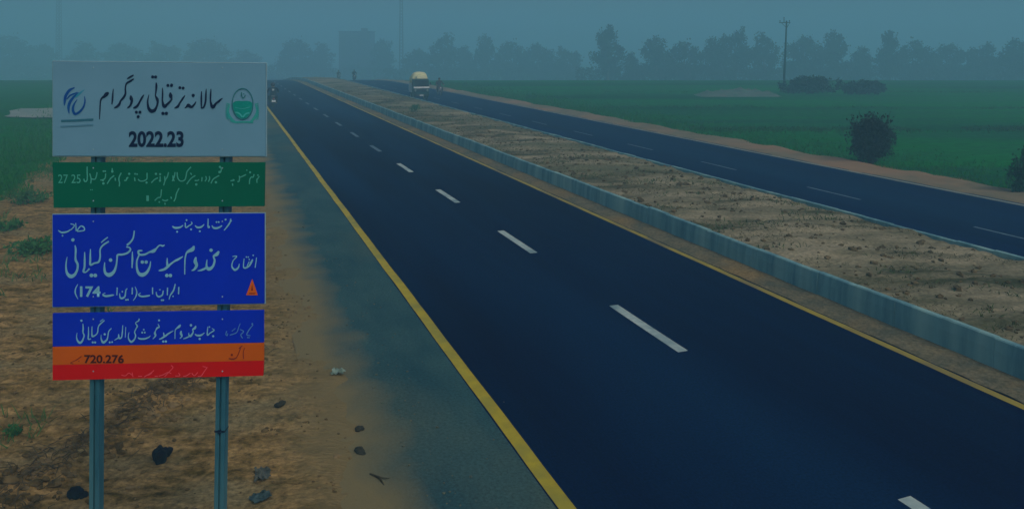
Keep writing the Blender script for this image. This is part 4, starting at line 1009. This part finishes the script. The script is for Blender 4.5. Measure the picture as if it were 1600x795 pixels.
# ------------------------------------------------------------------ truck
m_cab = mat('green_cab_paint', (.006, .05, .055), (.005, .04, .045), rough=.5, spec=.2); m_glass = mat('windscreen_glass', (.004, .012, .02), rough=.25, spec=.12)
m_cream = mat('cream_tarpaulin', (.74, .72, .40), (.62, .62, .38), rough=.9, scale=3, bump=.5); m_side = mat('pale_side_boards', (.42, .52, .56), (.36, .46, .5), rough=.7, scale=3); m_wst = mat('white_trim', (.85, .87, .86), rough=.5); m_dk = mat('black_chassis', (.012, .014, .018), rough=.7)
dt = 76.0; XT = (658.5 - 800) / F * dt
tk = thing('small_truck', 'small green fronted truck with a cream covered load on the far carriageway', 'truck', (XT, dt, 0), COME - R(4)); tk.scale = (.86, .74, 1.04)
# local: front at +Y
def body(prof, w0, nm, m, inset=.04, par=None, bev=.03):
    mb = MB(); hw = w0 / 2
    L_ = [(-hw, y, z) for y, z in prof]; R_ = [(hw, y, z) for y, z in prof]; n = len(prof)
    mb.add(L_ + R_, [tuple(range(n)), tuple(range(2 * n - 1, n - 1, -1))] + [(i, n + i, n + (i + 1) % n, (i + 1) % n) for i in range(n)])
    return mb.build(nm, m, par or tk, bevel=bev)
cab = body([(0.0, .42), (0.0, 1.28), (-.22, 2.02), (-1.45, 2.06), (-1.45, .42)], 1.78, 'cab', m_cab)
ws = MB(); ws.add([(-.78, .012, 1.36), (.78, .012, 1.36), (.70, -.20, 1.96), (-.70, -.20, 1.96)], [(0, 1, 2, 3)])
o = ws.build('windscreen', m_glass, tk); o.location = (0, .012, .0)
wv = MB()
for a, b in (((-.55, .035, 1.36), (-.1, -.03, 1.55)), ((.1, .035, 1.36), (.55, -.03, 1.55))): wv.tube([a, b], .012, 5)
wv.build('wiper', m_dk, o)
MB().box((0, .03, 1.26), (1.80, .05, .15)).build('front_trim', m_wst, tk, bevel=.01)
MB().box((0, .02, .98), (1.1, .04, .26)).build('grille', m_dk, tk, bevel=.01)
for sx in (-1, 1):
    MB().tube([(sx * .70, .0, .98), (sx * .70, .035, .98), (sx * .70, .05, .98)], [.12, .115, .05], 14).build('headlight', mat('dim_lamp_glass', (.2, .26, .27), rough=.2), tk, True)
    MB().add([(sx * .893, -.3, 1.36), (sx * .893, -1.1, 1.36), (sx * .893, -1.1, 1.9), (sx * .893, -.42, 1.9)], [(0, 1, 2, 3)]).build('side_window', m_glass, tk)
    mr = MB().box((sx * 1.04, .02, 1.62), (.14, .05, .26)); mr.tube([(sx * .88, -.1, 1.5), (sx * 1.02, .02, 1.55)], .012, 5); mr.build('mirror', m_dk, tk)
MB().box((0, .06, .52), (1.76, .14, .2)).build('bumper', m_dk, tk, bevel=.02)
MB().box((0, .135, .52), (.42, .012, .12)).build('number_plate', m_plate, tk)
MB().box((0, -1.95, .55), (.9, 3.7, .16)).build('chassis', m_dk, tk)
bed = MB(); bed.box((0, -2.6, .78), (1.84, 2.1, .08))
for sx in (-1, 1):
    bed.box((sx * .90, -2.6, 1.22), (.05, 2.1, .8))
    for q in range(4): bed.box((sx * .94, -1.62 - q * .65, 1.22), (.05, .07, .84))
bed.box((0, -1.58, 1.25), (1.84, .05, .9)); bed.box((0, -3.63, 1.2), (1.84, .05, .8)); bed.build('cargo_bed', m_side, tk)
ld = MB(); rings = []; rr = random.Random(4)
for y_, hh in ((-1.2, 2.50), (-1.35, 2.66), (-1.9, 2.72), (-2.5, 2.68), (-3.3, 2.6), (-3.6, 2.4)):
    rings.append([(x_ + rr.gauss(0, .015), y_, z_ + rr.gauss(0, .015)) for x_, z_ in ((-.86, 1.63), (-.90, 2.1), (-.82, hh - .22), (-.55, hh - .04), (0, hh), (.5, hh - .04), (.72, hh - .25), (.88, 2.1), (.86, 1.63))])
ld.loft(rings); ld.build('covered_load', m_cream, tk, True)
MB().box((-.1, -.75, 2.21), (1.3, 1.1, .28), None, .82).build('roof_rack_load', m_cream, tk, bevel=.06)
for sx in (-1, 1):
    for y_ in (-.72, -2.9):
        t_ = MB().torus((sx * .76, y_, .40), .29, .105, n=24, m=10).build('tyre', m_rub, tk, True)
        MB().tube([(sx * .68, y_, .40), (sx * .84, y_, .40)], .2, 16).build('rim', m_side, t_)
